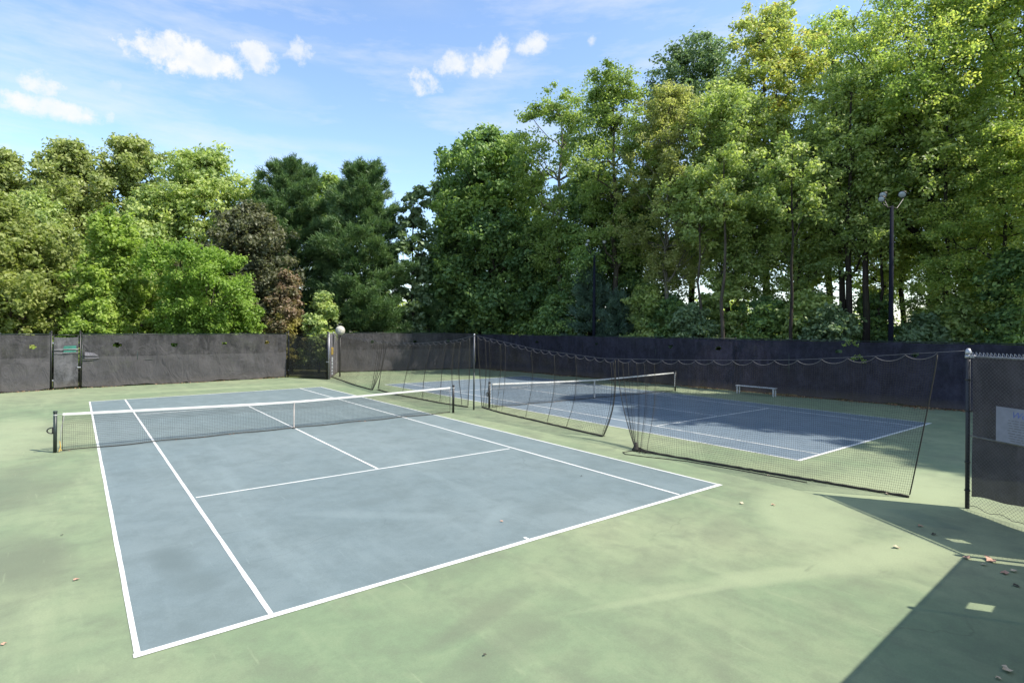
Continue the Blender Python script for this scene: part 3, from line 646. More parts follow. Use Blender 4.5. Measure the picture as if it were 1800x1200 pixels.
    for _ in range(26):
        t = rg.uniform(s0_, s1_); p = A + d * Ln * t + n * rg.uniform(-.06, .06); s_ = rg.uniform(.02, .045); an = rg.uniform(0, 6)
        m.add([(p[0] + s_ * math.cos(an + k * 1.57) * (1 if k % 2 else .6), p[1] + s_ * math.sin(an + k * 1.57) * (1 if k % 2 else .6), .012 + rg.uniform(0, .015)) for k in range(4)], [(0, 1, 2, 3)])
    lo = m.build('caught_leaves', m_lf_pink, root)
    return root
tennis_net('tennis net with white band across the near left court', (-6.42, .12), (6.43, .05), .018)
tennis_net('tennis net with thick white centre strap across the right-hand court', (8.45, .29), (21.16, -.15), .055, True)

# ------------------------------------------------------------------ divider netting between the courts
PD = np.array([7.6, .25]); PN = NA; PF = np.array([8.55, 19.1])
near_c = [(0, 3.06), (.061, 2.956), (.114, 2.858), (.195, 2.732), (.289, 2.643), (.426, 2.551), (.507, 2.511), (.567, 2.479), (.759, 2.66), (1.0, 3.13)]
far_c = [(0, 3.10), (.082, 2.878), (.255, 2.66), (.47, 2.60), (.748, 2.80), (1.0, 3.0)]
def cord(u, near):
    tb = near_c if near else far_c; A_, B_ = (PN, PD) if near else (PD, PF)
    z_ = np.interp(u, [a_ for a_, _ in tb], [b_ for _, b_ in tb]); p = A_ + (B_ - A_) * u; return np.array([p[0], p[1], z_])
root = empty('divider_pole', (PD[0], PD[1], 0)); tag(root, 'thin dark pole holding up the divider netting between the courts', 'pole')
m = MB(); m.tube([(PD[0], PD[1], 0), (PD[0], PD[1], 1.55)], .034, 12); m.build('lower_pole', m_green_post, root)
m = MB(); m.tube([(PD[0], PD[1], 1.55), (PD[0], PD[1], 3.14)], .032, 12); m.build('upper_pole', simple('grey_pole', (.10, .10, .115), .5, .3), root)
m = MB(); m.lathe((PD[0], PD[1], 3.12), [(.04, 0), (.042, .03), (.03, .06), (.006, .07)], 12); m.build('cap', m_galv, root)
for near, lab in ((True, 'sagging steel cable from the near fence post to the divider pole'), (False, 'sagging steel cable from the divider pole back to the wide dark gate')):
    m = MB(); m.tube([tuple(cord(u, near)) for u in np.linspace(0, 1, 60)], .006 if near else .008, 6)
    o = m.build('cable', m_wire, None, loc=tuple(cord(0, near))); tag(o, lab, 'cable', 'cables carrying the divider netting')
def divider(label, ucs, near, Bpts, spacing, gathers, r=.0015, curveL=1.0, curveR=1.0, seed=1, hook_step=.48, folds=()):
    """ucs (u0,u1) on the cable, Bpts bottom polyline from u0 to u1"""
    u0_, u1_ = ucs; T0, T1 = cord(u0_, near), cord(u1_, near); Ln = np.linalg.norm((T1 - T0)[:2]); nu = int(Ln * 1.12 / spacing); nv = int(2.75 / spacing)
    Bp = np.array([(x, y) for x, y in Bpts]); seg = np.r_[0, np.cumsum(np.linalg.norm(np.diff(Bp, axis=0), axis=1))]; seg /= seg[-1]
    ss = np.linspace(0, 1, nu + 1)
    # pleats: squeeze the spacing round fold places
    dens = np.ones(nu + 1)
    for f in folds: dens -= .82 * np.exp(-((ss - f) / .006) ** 2)
    sm = np.r_[0, np.cumsum((dens[1:] + dens[:-1]) / 2)]; sm /= sm[-1]
    sb = sm.copy()
    for (g0, g1, k) in gathers:   # gather bottom positions g0..g1 toward g0
        inside = (sm >= min(g0, g1)) & (sm <= max(g0, g1)); w_ = (sm - g0) / (g1 - g0); sb = np.where(inside, g0 + (g1 - g0) * np.abs(w_) ** k, sb)
    P = np.zeros((nu + 1, nv + 1, 3)); d = (T1 - T0); d[2] = 0; d /= np.linalg.norm(d); n = np.array([-d[1], d[0], 0])
    hooks = max(2, int(Ln / hook_step)); rg = np.random.RandomState(seed); ph = rg.rand(6) * 6
    for i in range(nu + 1):
        T = cord(u0_ + (u1_ - u0_) * sm[i], near); sc_ = abs(math.sin(math.pi * sm[i] * hooks)); T[2] -= .05 + .085 * sc_ ** .7
        bx = np.interp(sb[i], seg, Bp[:, 0]); by = np.interp(sb[i], seg, Bp[:, 1]); Bt = np.array([bx, by, .015])
        for j in range(nv + 1):
            t = j / nv; c_ = curveL * (1 - sm[i]) + curveR * sm[i]; k = t ** c_
            p = T + (Bt - T) * k; p[2] = T[2] + (Bt[2] - T[2]) * t
            fold = .035 * math.sin(sm[i] * Ln * 5.2 + ph[0]) * (.4 + .6 * t) + .03 * math.sin(sm[i] * Ln * 2.3 + ph[1] + t)
            for f in folds: fold += .10 * math.exp(-((sm[i] - f) * Ln / .12) ** 2)
            p = p + n * fold * math.sin(math.pi * min(1, t + .1)) ; P[i, j] = p
    root = empty('divider_net', (T0[0], T0[1], 0)); tag(root, label, 'netting', 'black divider netting between the courts')
    threads(P, 'netting', m_black_net, root, r)
    m = MB(); m.tube([tuple(P[i, -1] + np.array([0, 0, .012 + .008 * math.sin(i * .7)])) for i in range(0, nu + 1, 4)], .026, 6)
    m.tube([tuple(P[i, -1] + n * (.06 + .03 * math.sin(i * .21)) + np.array([0, 0, .01])) for i in range(0, nu + 1, 5)], .011, 5); m.build('weight_rope', m_black_net, root)
    for i in (0, nu):
        m = MB(); m.tube([tuple(P[i, j]) for j in range(0, nv + 1, 2)], .012 if near else .016, 6); m.build('side_rope', m_black_net, root)
    m = MB()
    for h in range(hooks):
        s_a, s_b = h / hooks, (h + 1) / hooks; q = []
        for k in range(9):
            s_ = s_a + (s_b - s_a) * k / 8; c_ = cord(u0_ + (u1_ - u0_) * s_, near); c_[2] -= .02 + .105 * math.sin(math.pi * k / 8) ** .75; q.append(tuple(c_))
        m.tube(q, .0055, 4)
    m.build('hanging_cord', m_hooks, root)
    for f in list(folds):   # dark gathered pleats
        i = int(np.argmin(abs(sm - f))); m = MB(); m.tube([tuple(P[i, j]) for j in range(0, nv + 1, 2)], .008 if near else .012, 5); m.build('pleat', m_black_net, root)
    return root
divider('nearest black net panel, left foot gathered to a knot, right edge slanting', (.530, .03), True,
        [(6.83, -8.62), (6.95, -9.3), (7.25, -11.0), (7.6, -12.9), (7.92, -14.62)], .05, [(0, .32, 2.6)], .0021, 2.0, 1.15, 1, .50, (.02, .05, .085, .12, .16))
divider('black net panel between the divider pole and the gap in the netting', (.985, .537), True,
        [(8.25, .55), (7.95, -1.2), (7.85, -3.2), (7.7, -5.2), (7.62, -6.75)], .06, [(0, .25, 1.7), (1, .86, 1.8)], .0025, 1.6, 3.2, 2, .40, (.06, .10, .2, .24, .45, .62, .76, .97, .985))
divider('black net panel just beyond the divider pole behind the near net post', (.02, .47), False,
        [(7.8, .95), (7.5, 2.6), (7.4, 5.0), (7.25, 7.0), (7.55, 9.2)], .07, [(0, .2, 1.6)], .0030, 1.5, 1.0, 3, .5, (.08, .14, .22, .4, .62, .985))
divider('farthest black net panel running back to the wide dark gate', (.49, .97), False,
        [(7.2, 9.1), (7.45, 12.0), (7.9, 15.0), (8.4, 18.4)], .075, [(0, .3, 1.9)], .0032, 2.2, 1.0, 4, .5, (.02, .05, .09))
m = MB(); q = np.array([6.83, -8.62]); 
m.lathe((q[0], q[1], .0), [(.10, 0), (.11, .04), (.08, .09), (.05, .16), (.03, .24)], 12)
for k in range(5): m.tube([(q[0] + .02 * k, q[1], .1), (q[0] - .05 + .04 * k, q[1] - .1 - .03 * k, .05), (q[0] - .2 + .1 * k, q[1] - .3 - .1 * k, .02)], .012, 5)
m.build('knot', m_black_net, [o for o in col.objects if o.get('label', '').startswith('nearest black net')][0])
m = MB(); m.tube([(6.75, -8.6, .015), (6.35, -8.55, .012), (6.22, -8.75, .012), (6.45, -9.3, .012), (6.9, -10.2, .012), (7.2, -11.8, .012), (7.35, -12.9, .012)], .011, 5)
o = m.build('loose_rope', m_black_net, None, loc=(6.75, -8.6, 0)); tag(o, 'loose black rope trailing on the green surface beside the knotted net', 'rope')

# ------------------------------------------------------------------ bench, globe, light poles
bp0, bp1 = np.array([23.15, -2.62]), np.array([23.2, -4.62]); d = (bp1 - bp0) / np.linalg.norm(bp1 - bp0); n = np.array([-d[1], d[0]]); ang = math.atan2(d[1], d[0]); c = (bp0 + bp1) / 2
root = empty('bench', (c[0], c[1], 0)); tag(root, 'backless pale metal bench against the long navy windscreen', 'bench')
for k in (-1, 1):
    m = MB(); m.box((c[0] + n[0] * k * .085, c[1] + n[1] * k * .085, .43), (2.05, .15, .04), ang, .008); m.build('seat_plank', m_alu, root)
for e_ in (bp0 + d * .06, bp1 - d * .06):
    for k in (-1, 1):
        m = MB(); m.box((e_[0] + n[0] * k * .13, e_[1] + n[1] * k * .13, .205), (.06, .045, .41), ang, .006); m.build('leg', m_alu, root)
    m = MB(); m.box((e_[0], e_[1], .385), (.05, .22, .045), ang); m.build('cross_bar', m_alu, root)
gp = at(598, 38.3); root = empty('globe_lamp', gp); tag(root, 'mottled cream globe on a post just above the far fence, beside the pale grey panel', 'lamp')
m = MB(); m.tube([gp, (gp[0], gp[1], 2.9)], .05, 10); m.build('post', m_black, root)
m = MB(); m.lathe((gp[0], gp[1], 2.88), [(.08, 0), (.22, .05), (.31, .16), (.335, .30), (.31, .44), (.22, .56), (.1, .62), (.01, .635)], 20); m.build('globe', m_globe, root)
pz = np.array(gp[:2]) * 1.0; pz = np.array([7.35, 16.1])
m = MB()
for za, zb in ((1.15, 1.45), (.95, 1.08), (.72, .86), (.5, .62), (.32, .42)): m.box((pz[0] + .42, pz[1] + .25, (za + zb) / 2), (.07, .02, zb - za), -YAW)  # white bars stand in for light showing through the gap beside the post
q_ = m.build('gap_light_strip', m_slit, [o for o in col.objects if o.get('label', '').startswith('short pale grey')][0])
m = MB(); m.box((pz[0] + .40, pz[1] + .24, 1.85), (.14, .05, .5), -YAW, .02); m.build('gap_light_yellow', m_rope_gap_light, q_.parent)  # yellow block painted as light coming through the same gap

def light_pole(label, px, depth, H, heads):
    p = np.array(at(px, depth)); root = empty('floodlight_pole', tuple(p)); tag(root, label, 'floodlight', 'dark floodlight poles behind the right fence')
    m = MB(); m.tube([tuple(p), (p[0], p[1], H * .5), (p[0], p[1], H)], [.13, .11, .08], 12); m.build('pole', simple('slate_paint', (.014, .016, .026), .9, 0, .15, 6, .1), root)
    for k, (dx, dz, dy, sc_) in enumerate(heads):
        e_ = p + r0 * dx + fwd * dy + np.array([0, 0, H + dz]); arm = MB(); sc_ *= 1.0
        arm.tube([(p[0], p[1], H - .05), tuple(p + r0 * dx * .45 + fwd * dy * .5 + np.array([0, 0, H - .12])), tuple(e_ + np.array([0, 0, -.28]))], .03, 8); arm.tube([tuple(e_ + np.array([0, 0, -.3])), tuple(e_)], .025, 8); arm.build('arm', m_black, root)
        ax = (np.array([12.0, 0, 0]) - e_); ax = ax / np.linalg.norm(ax); ax = ax * .9 + np.array([0, 0, -.1]) - fwd * .3; ax /= np.linalg.norm(ax)
        h = MB(); h.lathe(tuple(e_), [(.05, -.34 * sc_), (.12 * sc_, -.30 * sc_), (.16 * sc_, -.16 * sc_), (.26 * sc_, .04), (.28 * sc_, .10), (.29 * sc_, .12)], 18, ax); ho = h.build('lamp_head', m_black, root)
        h = MB(); h.lathe(tuple(e_ + ax * .118), [(.245 * sc_, 0), (.22 * sc_, .025), (.12 * sc_, .045), (.01, .05)], 18, ax); h.build('lens', m_glass, ho)
light_pole('tall floodlight pole with three round lamps rising above the shaded right fence', 1566, 28.6, hgt(1566, 362, 28.6), [(-.70, .32, -.3, .58), (-.33, .62, .1, .66), (.66, .66, .1, .70)])
light_pole('distant floodlight pole half hidden in the dark trees left of centre of the forest', 1044, 39.5, hgt(1044, 445, 39.5), [(-.45, .9, 0, .45), (-.62, .6, -.3, .4), (.7, .85, 0, .48)])

# picket fence glimpsed behind the trees
pf0, pf1 = np.array(at(1590, 42)), np.array(at(1830, 40)); root = empty('picket_fence', tuple(pf0)); tag(root, 'black iron picket fence glimpsed between the trunks at far right', 'fence')
dd = pf1 - pf0; LL = np.linalg.norm(dd); dd = dd / LL; m = MB()
for k in range(int(LL / .16)): q = pf0 + dd * k * .16; m.tube([(q[0], q[1], .1), (q[0], q[1], 3.5)], .012, 4)
m.build('pickets', m_black, root)
for zz in (.5, 3.3): mm = MB(); mm.tube([(pf0[0], pf0[1], zz), (pf1[0], pf1[1], zz)], .02, 6); mm.build('rail', m_black, root)

# ------------------------------------------------------------------ leaves on the courts
LEAVES = [('pale curled dry leaf on the lit green surface near the long shadow edge', 1577, 963, .07, 0), ('pale dry leaf on the sunny green surface right of the near court corner', 1304, 885, .06, 0),
 ('small reddish leaf on green surface just left of the nearest netting', 1359, 888, .05, 1), ('orange-brown leaf on the green surface left of the near court', 135, 1019, .05, 1),
 ('tiny leaf at the left edge of the green surface', 6, 1133, .035, 1), ('reddish leaf at the corner tip of the long shadow', 1700, 982, .08, 1), ('biggest reddish leaf clump on the light stripes in the shadow', 1742, 986, .12, 1),
 ('pale leaf below the light stripes in the shadow', 1728, 993, .05, 0), ('reddish leaf in the shadow right of the stripes', 1766, 1008, .07, 1), ('pale leaf at the far right in the shadow', 1781, 1005, .06, 0),
 ('dark leaf near the right edge in the shadow', 1786, 1030, .06, 2), ('pale leaf in the bottom right corner of the shadow', 1770, 1180, .07, 0), ('small pale leaf just below the one in the bottom right corner', 1755, 1193, .04, 0),
 ('leaf lying in the shadow below the near fence post', 1618, 925, .07, 1), ('dark leaf beside the bright sliver of light in the shadow', 1642, 940, .06, 2), ('orange leaf on the blue court left of the baseline centre mark', 882, 917, .035, 1),
 ('dark speck-like leaf on the blue court near the right service corner', 1022, 837, .03, 2), ('brown leaf beside the foot of the nearest netting', 1297, 822, .07, 0), ('dry leaf caught under the middle of the nearest netting', 1350, 836, .05, 0),
 ('leaf lying at the foot of the slanting net edge', 1560, 869, .06, 0), ('dark leaf on the green surface left of the court', 109, 941, .03, 2), ('tiny dark leaf on green below the baseline', 852, 1152, .025, 2)]
rg = random.Random(11)
for i, (lab, px, py, s, k) in enumerate(LEAVES):
    d = pix_ray(px, py); t = -CAM[2] / d[2]; p = CAM + d * t; an = rg.uniform(0, 6.28); V = []; zz = .012
    n_ = 9; V.append((p[0], p[1], zz + s * .12))
    for q in range(n_):
        a_ = an + 2 * math.pi * q / n_; r_ = s * (1.0 if q % 2 == 0 else .55) * rg.uniform(.75, 1.1); V.append((p[0] + r_ * math.cos(a_), p[1] + r_ * math.sin(a_) * .75, zz + rg.uniform(0, s * .45)))
    F_ = [(0, 1 + q, 1 + (q + 1) % n_) for q in range(n_)]
    m = MB(); m.add(V, F_); o = m.build('fallen_leaf', (m_lf_pale, m_lf_pink, m_lf_dark)[k], None, loc=(p[0], p[1], 0)); tag(o, lab, 'leaf', 'dry leaves fallen on the courts')
def leafquads(C, S, seed, up=.4, tintv=None, elong=1.7, nrm=None):
    """one pointed leaf per row of C"""
    rg = np.random.RandomState(seed); n = len(C); N_ = rg.normal(size=(n, 3)); N_[:, 2] = np.abs(N_[:, 2]) + up
    if nrm is not None: N_ += nrm
    N_ /= np.linalg.norm(N_, axis=1)[:, None]; A_ = rg.normal(size=(n, 3)); A_ -= N_ * (A_ * N_).sum(1)[:, None]; A_ /= np.linalg.norm(A_, axis=1)[:, None]; B_ = np.cross(N_, A_)
    s = S[:, None]; V = np.stack([C - A_ * s * .5 * elong, C + B_ * s * .5 - A_ * s * .1 + N_ * s * .12, C + A_ * s * .5 * elong, C - B_ * s * .5 - A_ * s * .1 + N_ * s * .12], 1)
    return V.reshape(-1, 3), np.arange(n * 4).reshape(n, 4)
def litter(label, lines, n, spread, seed, size=(.03, .07)):
    rg = np.random.RandomState(seed); C = []
    for (A_, B_, w_) in lines:
        A_, B_ = np.array(A_), np.array(B_); m_ = int(n * w_ * np.linalg.norm(B_ - A_)); t = rg.rand(m_); d = (B_ - A_) / np.linalg.norm(B_ - A_); nn = np.array([-d[1], d[0]])
        cl = .5 + .5 * np.sin(t * np.linalg.norm(B_ - A_) * 1.7 + seed); keep = rg.rand(m_) < cl * .8 + .2; t = t[keep]
        o = np.abs(rg.normal(size=len(t))) * spread * (.4 + cl[keep]); p = A_ + (B_ - A_) * t[:, None] + nn * (-o + .05)[:, None]; C.append(np.c_[p, rg.rand(len(t)) * .06 * np.exp(-o / spread) + .012])
    C = np.concatenate(C); S = rg.uniform(*size, len(C)); V, F_ = leafquads(C, S, seed, 1.2, elong=1.3); V[:, 2] = np.maximum(V[:, 2], .009)
    o = raw_mesh('leaf_litter', V, F_, m_litter, None, np.repeat(rg.rand(len(C)), 4)); tag(o, label, 'leaf litter', None, 'stuff'); return o
litter('brown leaf litter drifted along the foot of the long navy windscreen', [(RF[k], RF[k + 1], 1.6 if k > 3 else .9) for k in range(7)], 170, .28, 3)
litter('dry leaves drifted along the foot of the back fence', [(LF[k], LF[k + 1], 1) for k in range(5)], 60, .12, 6)

# ------------------------------------------------------------------ trees
def tubes_np(segs):
    """segs: list of (pts (m,3), radii (m)) -> V, F with six-sided tubes"""
    mb = MB()
    for pts_, rs in segs: mb.tube(pts_, list(rs), 6, False)
    return np.array(mb.v), np.array(mb.f)
def curve(a_, b_, sagz, rg, k=6, wob=.03):
    a_, b_ = np.array(a_, float), np.array(b_, float); L_ = np.linalg.norm(b_ - a_); o = []
    for i in range(k):
        t = i / (k - 1); p = a_ + (b_ - a_) * t; p = p + np.array([0, 0, sagz * L_ * math.sin(math.pi * t)]) + rg.normal(size=3) * wob * L_ * math.sin(math.pi * t); o.append(p)
    return o
PROF = {'round': lambda t: max(.08, math.sin(math.pi * min(1, max(0, .10 + .88 * t))) ** .65), 'cone': lambda t: .25 + .85 * (1 - t) ** .8 if t > .12 else .75 + 2 * t,
        'tall': lambda t: (.55 + .45 * math.sin(math.pi * (t * .9 + .05))) * (1 if t < .8 else math.sqrt(max(.03, 1 - ((t - .8) / .21) ** 2))),
        'vase': lambda t: .25 + .8 * math.sin(math.pi * (t ** 1.1) * .62), 'bush': lambda t: math.sqrt(max(.02, 1 - t ** 2.2)),
        'spire': lambda t: .12 + .95 * (1 - t) ** .9}
MESHES = {}
def make_tree(key, H, R, base, prof, leaf, nl, ls, nlobe, seed, trunk_r, bark, clump=.9, flat=.6, airy=.0, lobe_r=.42, stems=1, lean=0., per=200, under=True):
    """returns (bark mesh, leaf mesh) for a tree standing at the origin"""
    rg = np.random.RandomState(seed); segs = []; P = PROF[prof]; lobes = []; clump *= .55; per = max(40, int(per * .36)); flat = min(1.0, flat + .15)
    ph = rg.rand(4) * 6.28
    nlobe = int(nlobe * 1.5)
    for i in range(nlobe):
        t = (i + rg.rand() * .9) / nlobe; t = min(.97, t); th = i * 2.4 + rg.normal() * .4; k = 1 + .22 * math.sin(th * 2 + ph[0]) + .14 * math.sin(th * 3 + t * 7 + ph[1])
        Rr = R * P(t) * k; lr = max(.6, min(R * lobe_r * rg.uniform(.7, 1.5), Rr * .75 + .3)); rho = max(0, Rr - lr * .75) * (rg.rand() ** .3)
        lobes.append((np.array([rho * math.cos(th) + lean * t * R, rho * math.sin(th), base + (H - base - lr * .35) * t]), lr))
    # trunk(s)
    tops = []
    for s_ in range(stems):
        th = 6.28 * s_ / stems + rg.rand(); sp = 0 if stems == 1 else R * .35
        b0 = np.array([0.12 * sp * math.cos(th), .12 * sp * math.sin(th), 0]); tp = np.array([sp * math.cos(th) + lean * R * .8, sp * math.sin(th), base + (H - base) * (.86 if prof in ('tall', 'cone', 'spire') else .70)])
        c_ = curve(b0, tp, 0, rg, 9, .008); c_[0][2] = -.05; tr = trunk_r / math.sqrt(stems); rs = [tr * (1.25 if i == 0 else 1) * (1 - .82 * i / 8) for i in range(9)]; segs.append((c_, rs)); tops.append((c_, rs))
    C = []; CN = []; CT = []
    npl = nl // max(1, nlobe)
    for (lc, lr) in lobes:
        c_, rs = tops[rg.randint(len(tops))]; zs = [q[2] for q in c_]; zt = max(base * .75, min(lc[2] - lr * .2 - .55 * np.linalg.norm(lc[:2]), zs[-1])); j = int(np.argmin([abs(q - zt) for q in zs]))
        lim = curve(c_[j], lc, -.05, rg, 6, .05); r1 = rs[j] * .55 + .01; segs.append((lim, [max(.02, r1 * (1 - .8 * i / 5)) for i in range(6)]))
        ncl = max(3, int(npl / per)); lt = rg.normal() * .10
        for q in range(ncl):
            v = rg.normal(size=3); v[2] = v[2] * .8 + .15; v /= np.linalg.norm(v); cc = lc + v * lr * (rg.rand() ** .45) * np.array([1, 1, .85]) * (1.3 if rg.rand() < .25 else 1)
            if airy and rg.rand() < airy: continue
            if q % 4 == 0: st = lim[3] if rg.rand() < .5 else lim[5]; segs.append((curve(st, cc, -.04, rg, 3, .04), [max(.015, r1 * .25), .014, .007]))
            cr = clump * rg.uniform(.65, 1.25); m = int(per * rg.uniform(.7, 1.3)); X = rg.normal(size=(m, 3)) * cr * .52; X[:, 2] *= flat
            C.append(cc + X); CT.append(np.full(m, .45 + lt + rg.normal() * .13) + rg.normal(size=m) * .13 + X[:, 2] / cr * .08); CN.append(X / cr * .7)
    C = np.concatenate(C); T = np.concatenate(CT); T = np.clip(T + rg.normal(size=len(T)) * .12, 0, 1); sel = T > .83; T[sel] = np.where(rg.rand(sel.sum()) < .5, T[sel], .7)
    S = ls * rg.uniform(.65, 1.35, len(C)); V, F_ = leafquads(C, S, seed + 7, .25, nrm=np.concatenate(CN)); keepz = V[:, 2].reshape(-1, 4).min(1) > .05
    F_ = F_[keepz]
    return segs, (V, F_, np.repeat(T, 4))
def make_pine(H, R, base, seed, leafmat, dens=1.0, needle=.34, trunk_r=.22, up=.35, prof='pinecrown'):
    rg = np.random.RandomState(seed); segs = []; tr = curve((0, 0, -.05), (0, 0, H * .97), 0, rg, 9, .006); segs.append((tr, [trunk_r * (1 - .9 * i / 8) for i in range(9)])); T0 = []; D0 = []
    z = base; k = 0
    while z < H - .3:
        t = (z - base) / (H - base); Lb = R * (max(.06, (1 - t) ** .48)) * 1.12 * (1 if t > .12 else .75 + 2 * t); nb = 6 if t < .8 else 5
        for b in range(nb):
            th = 6.28 * b / nb + k * .7 + rg.normal() * .2; L_ = Lb * rg.uniform(.5, 1.18); rise = up * (.2 + t) * L_ + rg.normal() * .15
            a_ = np.array([0, 0, z]); e_ = np.array([math.cos(th) * L_, math.sin(th) * L_, z + rise]); lim = curve(a_, e_, -.09, rg, 6, .02)
            segs.append((lim, [max(.012, (.02 + trunk_r * .28 * (1 - t)) * (1 - .8 * i / 5)) for i in range(6)]))
            ntf = int(max(8, 21 * L_ * dens))
            for q in range(ntf):
                s_ = .22 + .8 * (rg.rand() ** .75); s_ = min(s_, 1.02); p = a_ + (e_ - a_) * s_ + np.array([0, 0, -.09 * L_ * math.sin(math.pi * min(1, s_))]); side = rg.normal() * .24 * L_ * (1.1 - s_ * .65)
                p = p + np.array([-math.sin(th), math.cos(th), 0]) * side + np.array([0, 0, rg.normal() * .08 + .05 + .25 * abs(rg.normal()) * s_]); T0.append(p); dr = np.array([math.cos(th), math.sin(th), .55 + .6 * t]) + rg.normal(size=3) * .3; D0.append(dr / np.linalg.norm(dr))
        z += rg.uniform(.75, 1.0) * (1.0 if t < .6 else .7); k += 1
    for q in range(25):
        T0.append(np.array([rg.normal() * .15, rg.normal() * .15, H - rg.rand() * 1.2])); D0.append(np.array([rg.normal() * .3, rg.normal() * .3, 1.0]))
    T0 = np.array(T0); D0 = np.array(D0); nn = 16; n = len(T0)
    C = np.repeat(T0, nn, 0); D = np.repeat(D0, nn, 0) + rg.normal(size=(n * nn, 3)) * .55; D /= np.linalg.norm(D, axis=1)[:, None]; C = C + rg.normal(size=C.shape) * .10
    L_ = needle * rg.uniform(.6, 1.2, n * nn)[:, None]; W = np.cross(D, rg.normal(size=D.shape)); W /= np.linalg.norm(W, axis=1)[:, None]; W *= .030
    V = np.stack([C - W, C + W, C + D * L_ + W * .3, C + D * L_ - W * .3], 1).reshape(-1, 3); T = np.clip(np.repeat(.42 + rg.normal(size=n) * .16, nn) + rg.normal(size=n * nn) * .1, 0, 1)
    return segs, (V, np.arange(len(V)).reshape(-1, 4), np.repeat(T, 4))
RFa = np.array(RF)[::-1]
def inside_court(X):
    xr = np.interp(X[:, 1], RFa[:, 1], RFa[:, 0]); yb = np.interp(X[:, 0], [-16, -8.97, -.42, 5.75, 7.46, 7.6, 10.2, 21.5], [15.8, 17.78, 18.6, 19.24, 16.2, 16.5, 21.35, 19.3])
    return (X[:, 0] < xr + .12) & (X[:, 1] < yb + .12) & (X[:, 2] < 3.0)
def plant(name, label, cat, loc, built, bark, leaf, group=None, rot=0.0, key=None, scale=1.0):
    root = empty(name, loc); tag(root, label, cat, group)
    if built is not None:
        segs, (V, F_, T) = built; o3 = np.array(loc); bv, bf = tubes_np(segs); bf = bf[~inside_court((bv + o3)[bf[:, 0]])]; F_ = F_[~inside_court((V + o3)[F_[:, 0]])]
        a_ = raw_mesh('trunk', bv + o3, bf, bark, root, smooth=True); b_ = raw_mesh('crown' if cat == 'tree' else 'foliage', V + o3, F_, leaf, root, T)
        if key: MESHES[key] = (a_.data, b_.data)
    else:
        for nm, me in zip(('trunk', 'crown' if cat == 'tree' else 'foliage'), MESHES[key]):
            o = bpy.data.objects.new(nm, me); col.objects.link(o); o.parent = root
    root.rotation_euler.z = rot; root.scale = (scale,) * 3 if not isinstance(scale, tuple) else scale
    return root
BK = {'b': m_bark, 'g': m_bark_grey, 'd': m_bark_dark}
SEED = [100]
def T(name, label, px, depth, ytop, wpx, prof, leaf, basef=.25, nl=30000, ls=.19, nlobe=16, tr=.25, bark='b', clump=.9, flat=.6, airy=0, lobe_r=.42, stems=1, lean=0, per=200, group='trees beyond the fences', cat='tree', key=None, rot=0):
    SEED[0] += 1; p = at(px, depth, -.03); H = hgt(px, ytop, depth); R = wpx * depth / F_PX / 2
    b = make_tree(name, H, R, H * basef, prof, leaf, nl, ls, nlobe, SEED[0], tr, bark, clump, flat, airy, lobe_r, stems, lean, per)
    return plant(name, label, cat, p, b, BK[bark], LM[leaf], group, rot, key)
def PINE(label, px, depth, ytop, wpx, leaf='pine', basef=.15, dens=1., needle=.34, tr=.22, name='pine_tree', up=.35, group='trees beyond the fences', cat='tree'):
    SEED[0] += 1; p = at(px, depth, -.03); H = hgt(px, ytop, depth); R = wpx * depth / F_PX / 2
    return plant(name, label, cat, p, make_pine(H, R, H * basef, SEED[0], leaf, dens, needle, tr, up), m_bark_dark, LM[leaf], group)

# back left row
T('broadleaf_tree', 'olive-green tree at the far left of the back row', -10, 50, 262, 210, 'round', 'olive', .2, 48000, .20, 26, .3, clump=1.2, lobe_r=.36)
T('broadleaf_tree', 'tall olive-green tree second from the left in the back row', 118, 52, 250, 215, 'round', 'olive', .2, 56000, .20, 28, .3, clump=1.2, lobe_r=.34)
T('broadleaf_tree', 'airy olive tree with the highest top on the left side', 232, 55, 238, 175, 'round', 'olive', .2, 48000, .20, 24, .3, clump=1.1, lobe_r=.36)
T('broadleaf_tree', 'wide layered mid-green tree between the olive trees and the pines', 358, 50, 268, 270, 'round', 'mid', .2, 66000, .19, 34, .35, clump=1.35, flat=.35, lobe_r=.34)
PINE('left of the two big dark pines, with a jagged top', 510, 50, 284, 210, 'pine', .12, 1.05, .40)
PINE('right of the two big dark pines, broad and dense', 636, 48.5, 289, 205, 'pine', .14, 1.15, .40)
T('broadleaf_tree', 'pale green crown peeping over between the two big pines', 575, 60, 308, 90, 'round', 'locust', .5, 9000, .25, 8, .2, clump=1.2)
T('thin_tree', 'thin sparse dark tree standing alone in the gap of sky right of the pines', 725, 49, 324, 84, 'tall', 'grey', .10, 11000, .22, 20, .2, 'd', .75, .5, .12, .42)
T('broadleaf_tree', 'narrow blue-green tree just left of the dense dark maple', 785, 54, 312, 100, 'tall', 'grey', .12, 20000, .22, 14, .25, 'd')
T('maple_tree', 'dense dark rounded maple left of the locust trees', 862, 52, 232, 225, 'tall', 'dark', .12, 84000, .22, 38, .35, 'd', 1.15, .65, lobe_r=.36)
T('broadleaf_tree', 'lower dark spreading tree in front of the dense maple', 790, 53, 395, 120, 'round', 'dark', .15, 22000, .22, 12, .25, 'd', 1.0)
T('broadleaf_tree', 'dark lower tree right of the dense maple', 945, 49, 395, 130, 'tall', 'dark', .12, 30000, .22, 16, .3, 'd', 1.0)
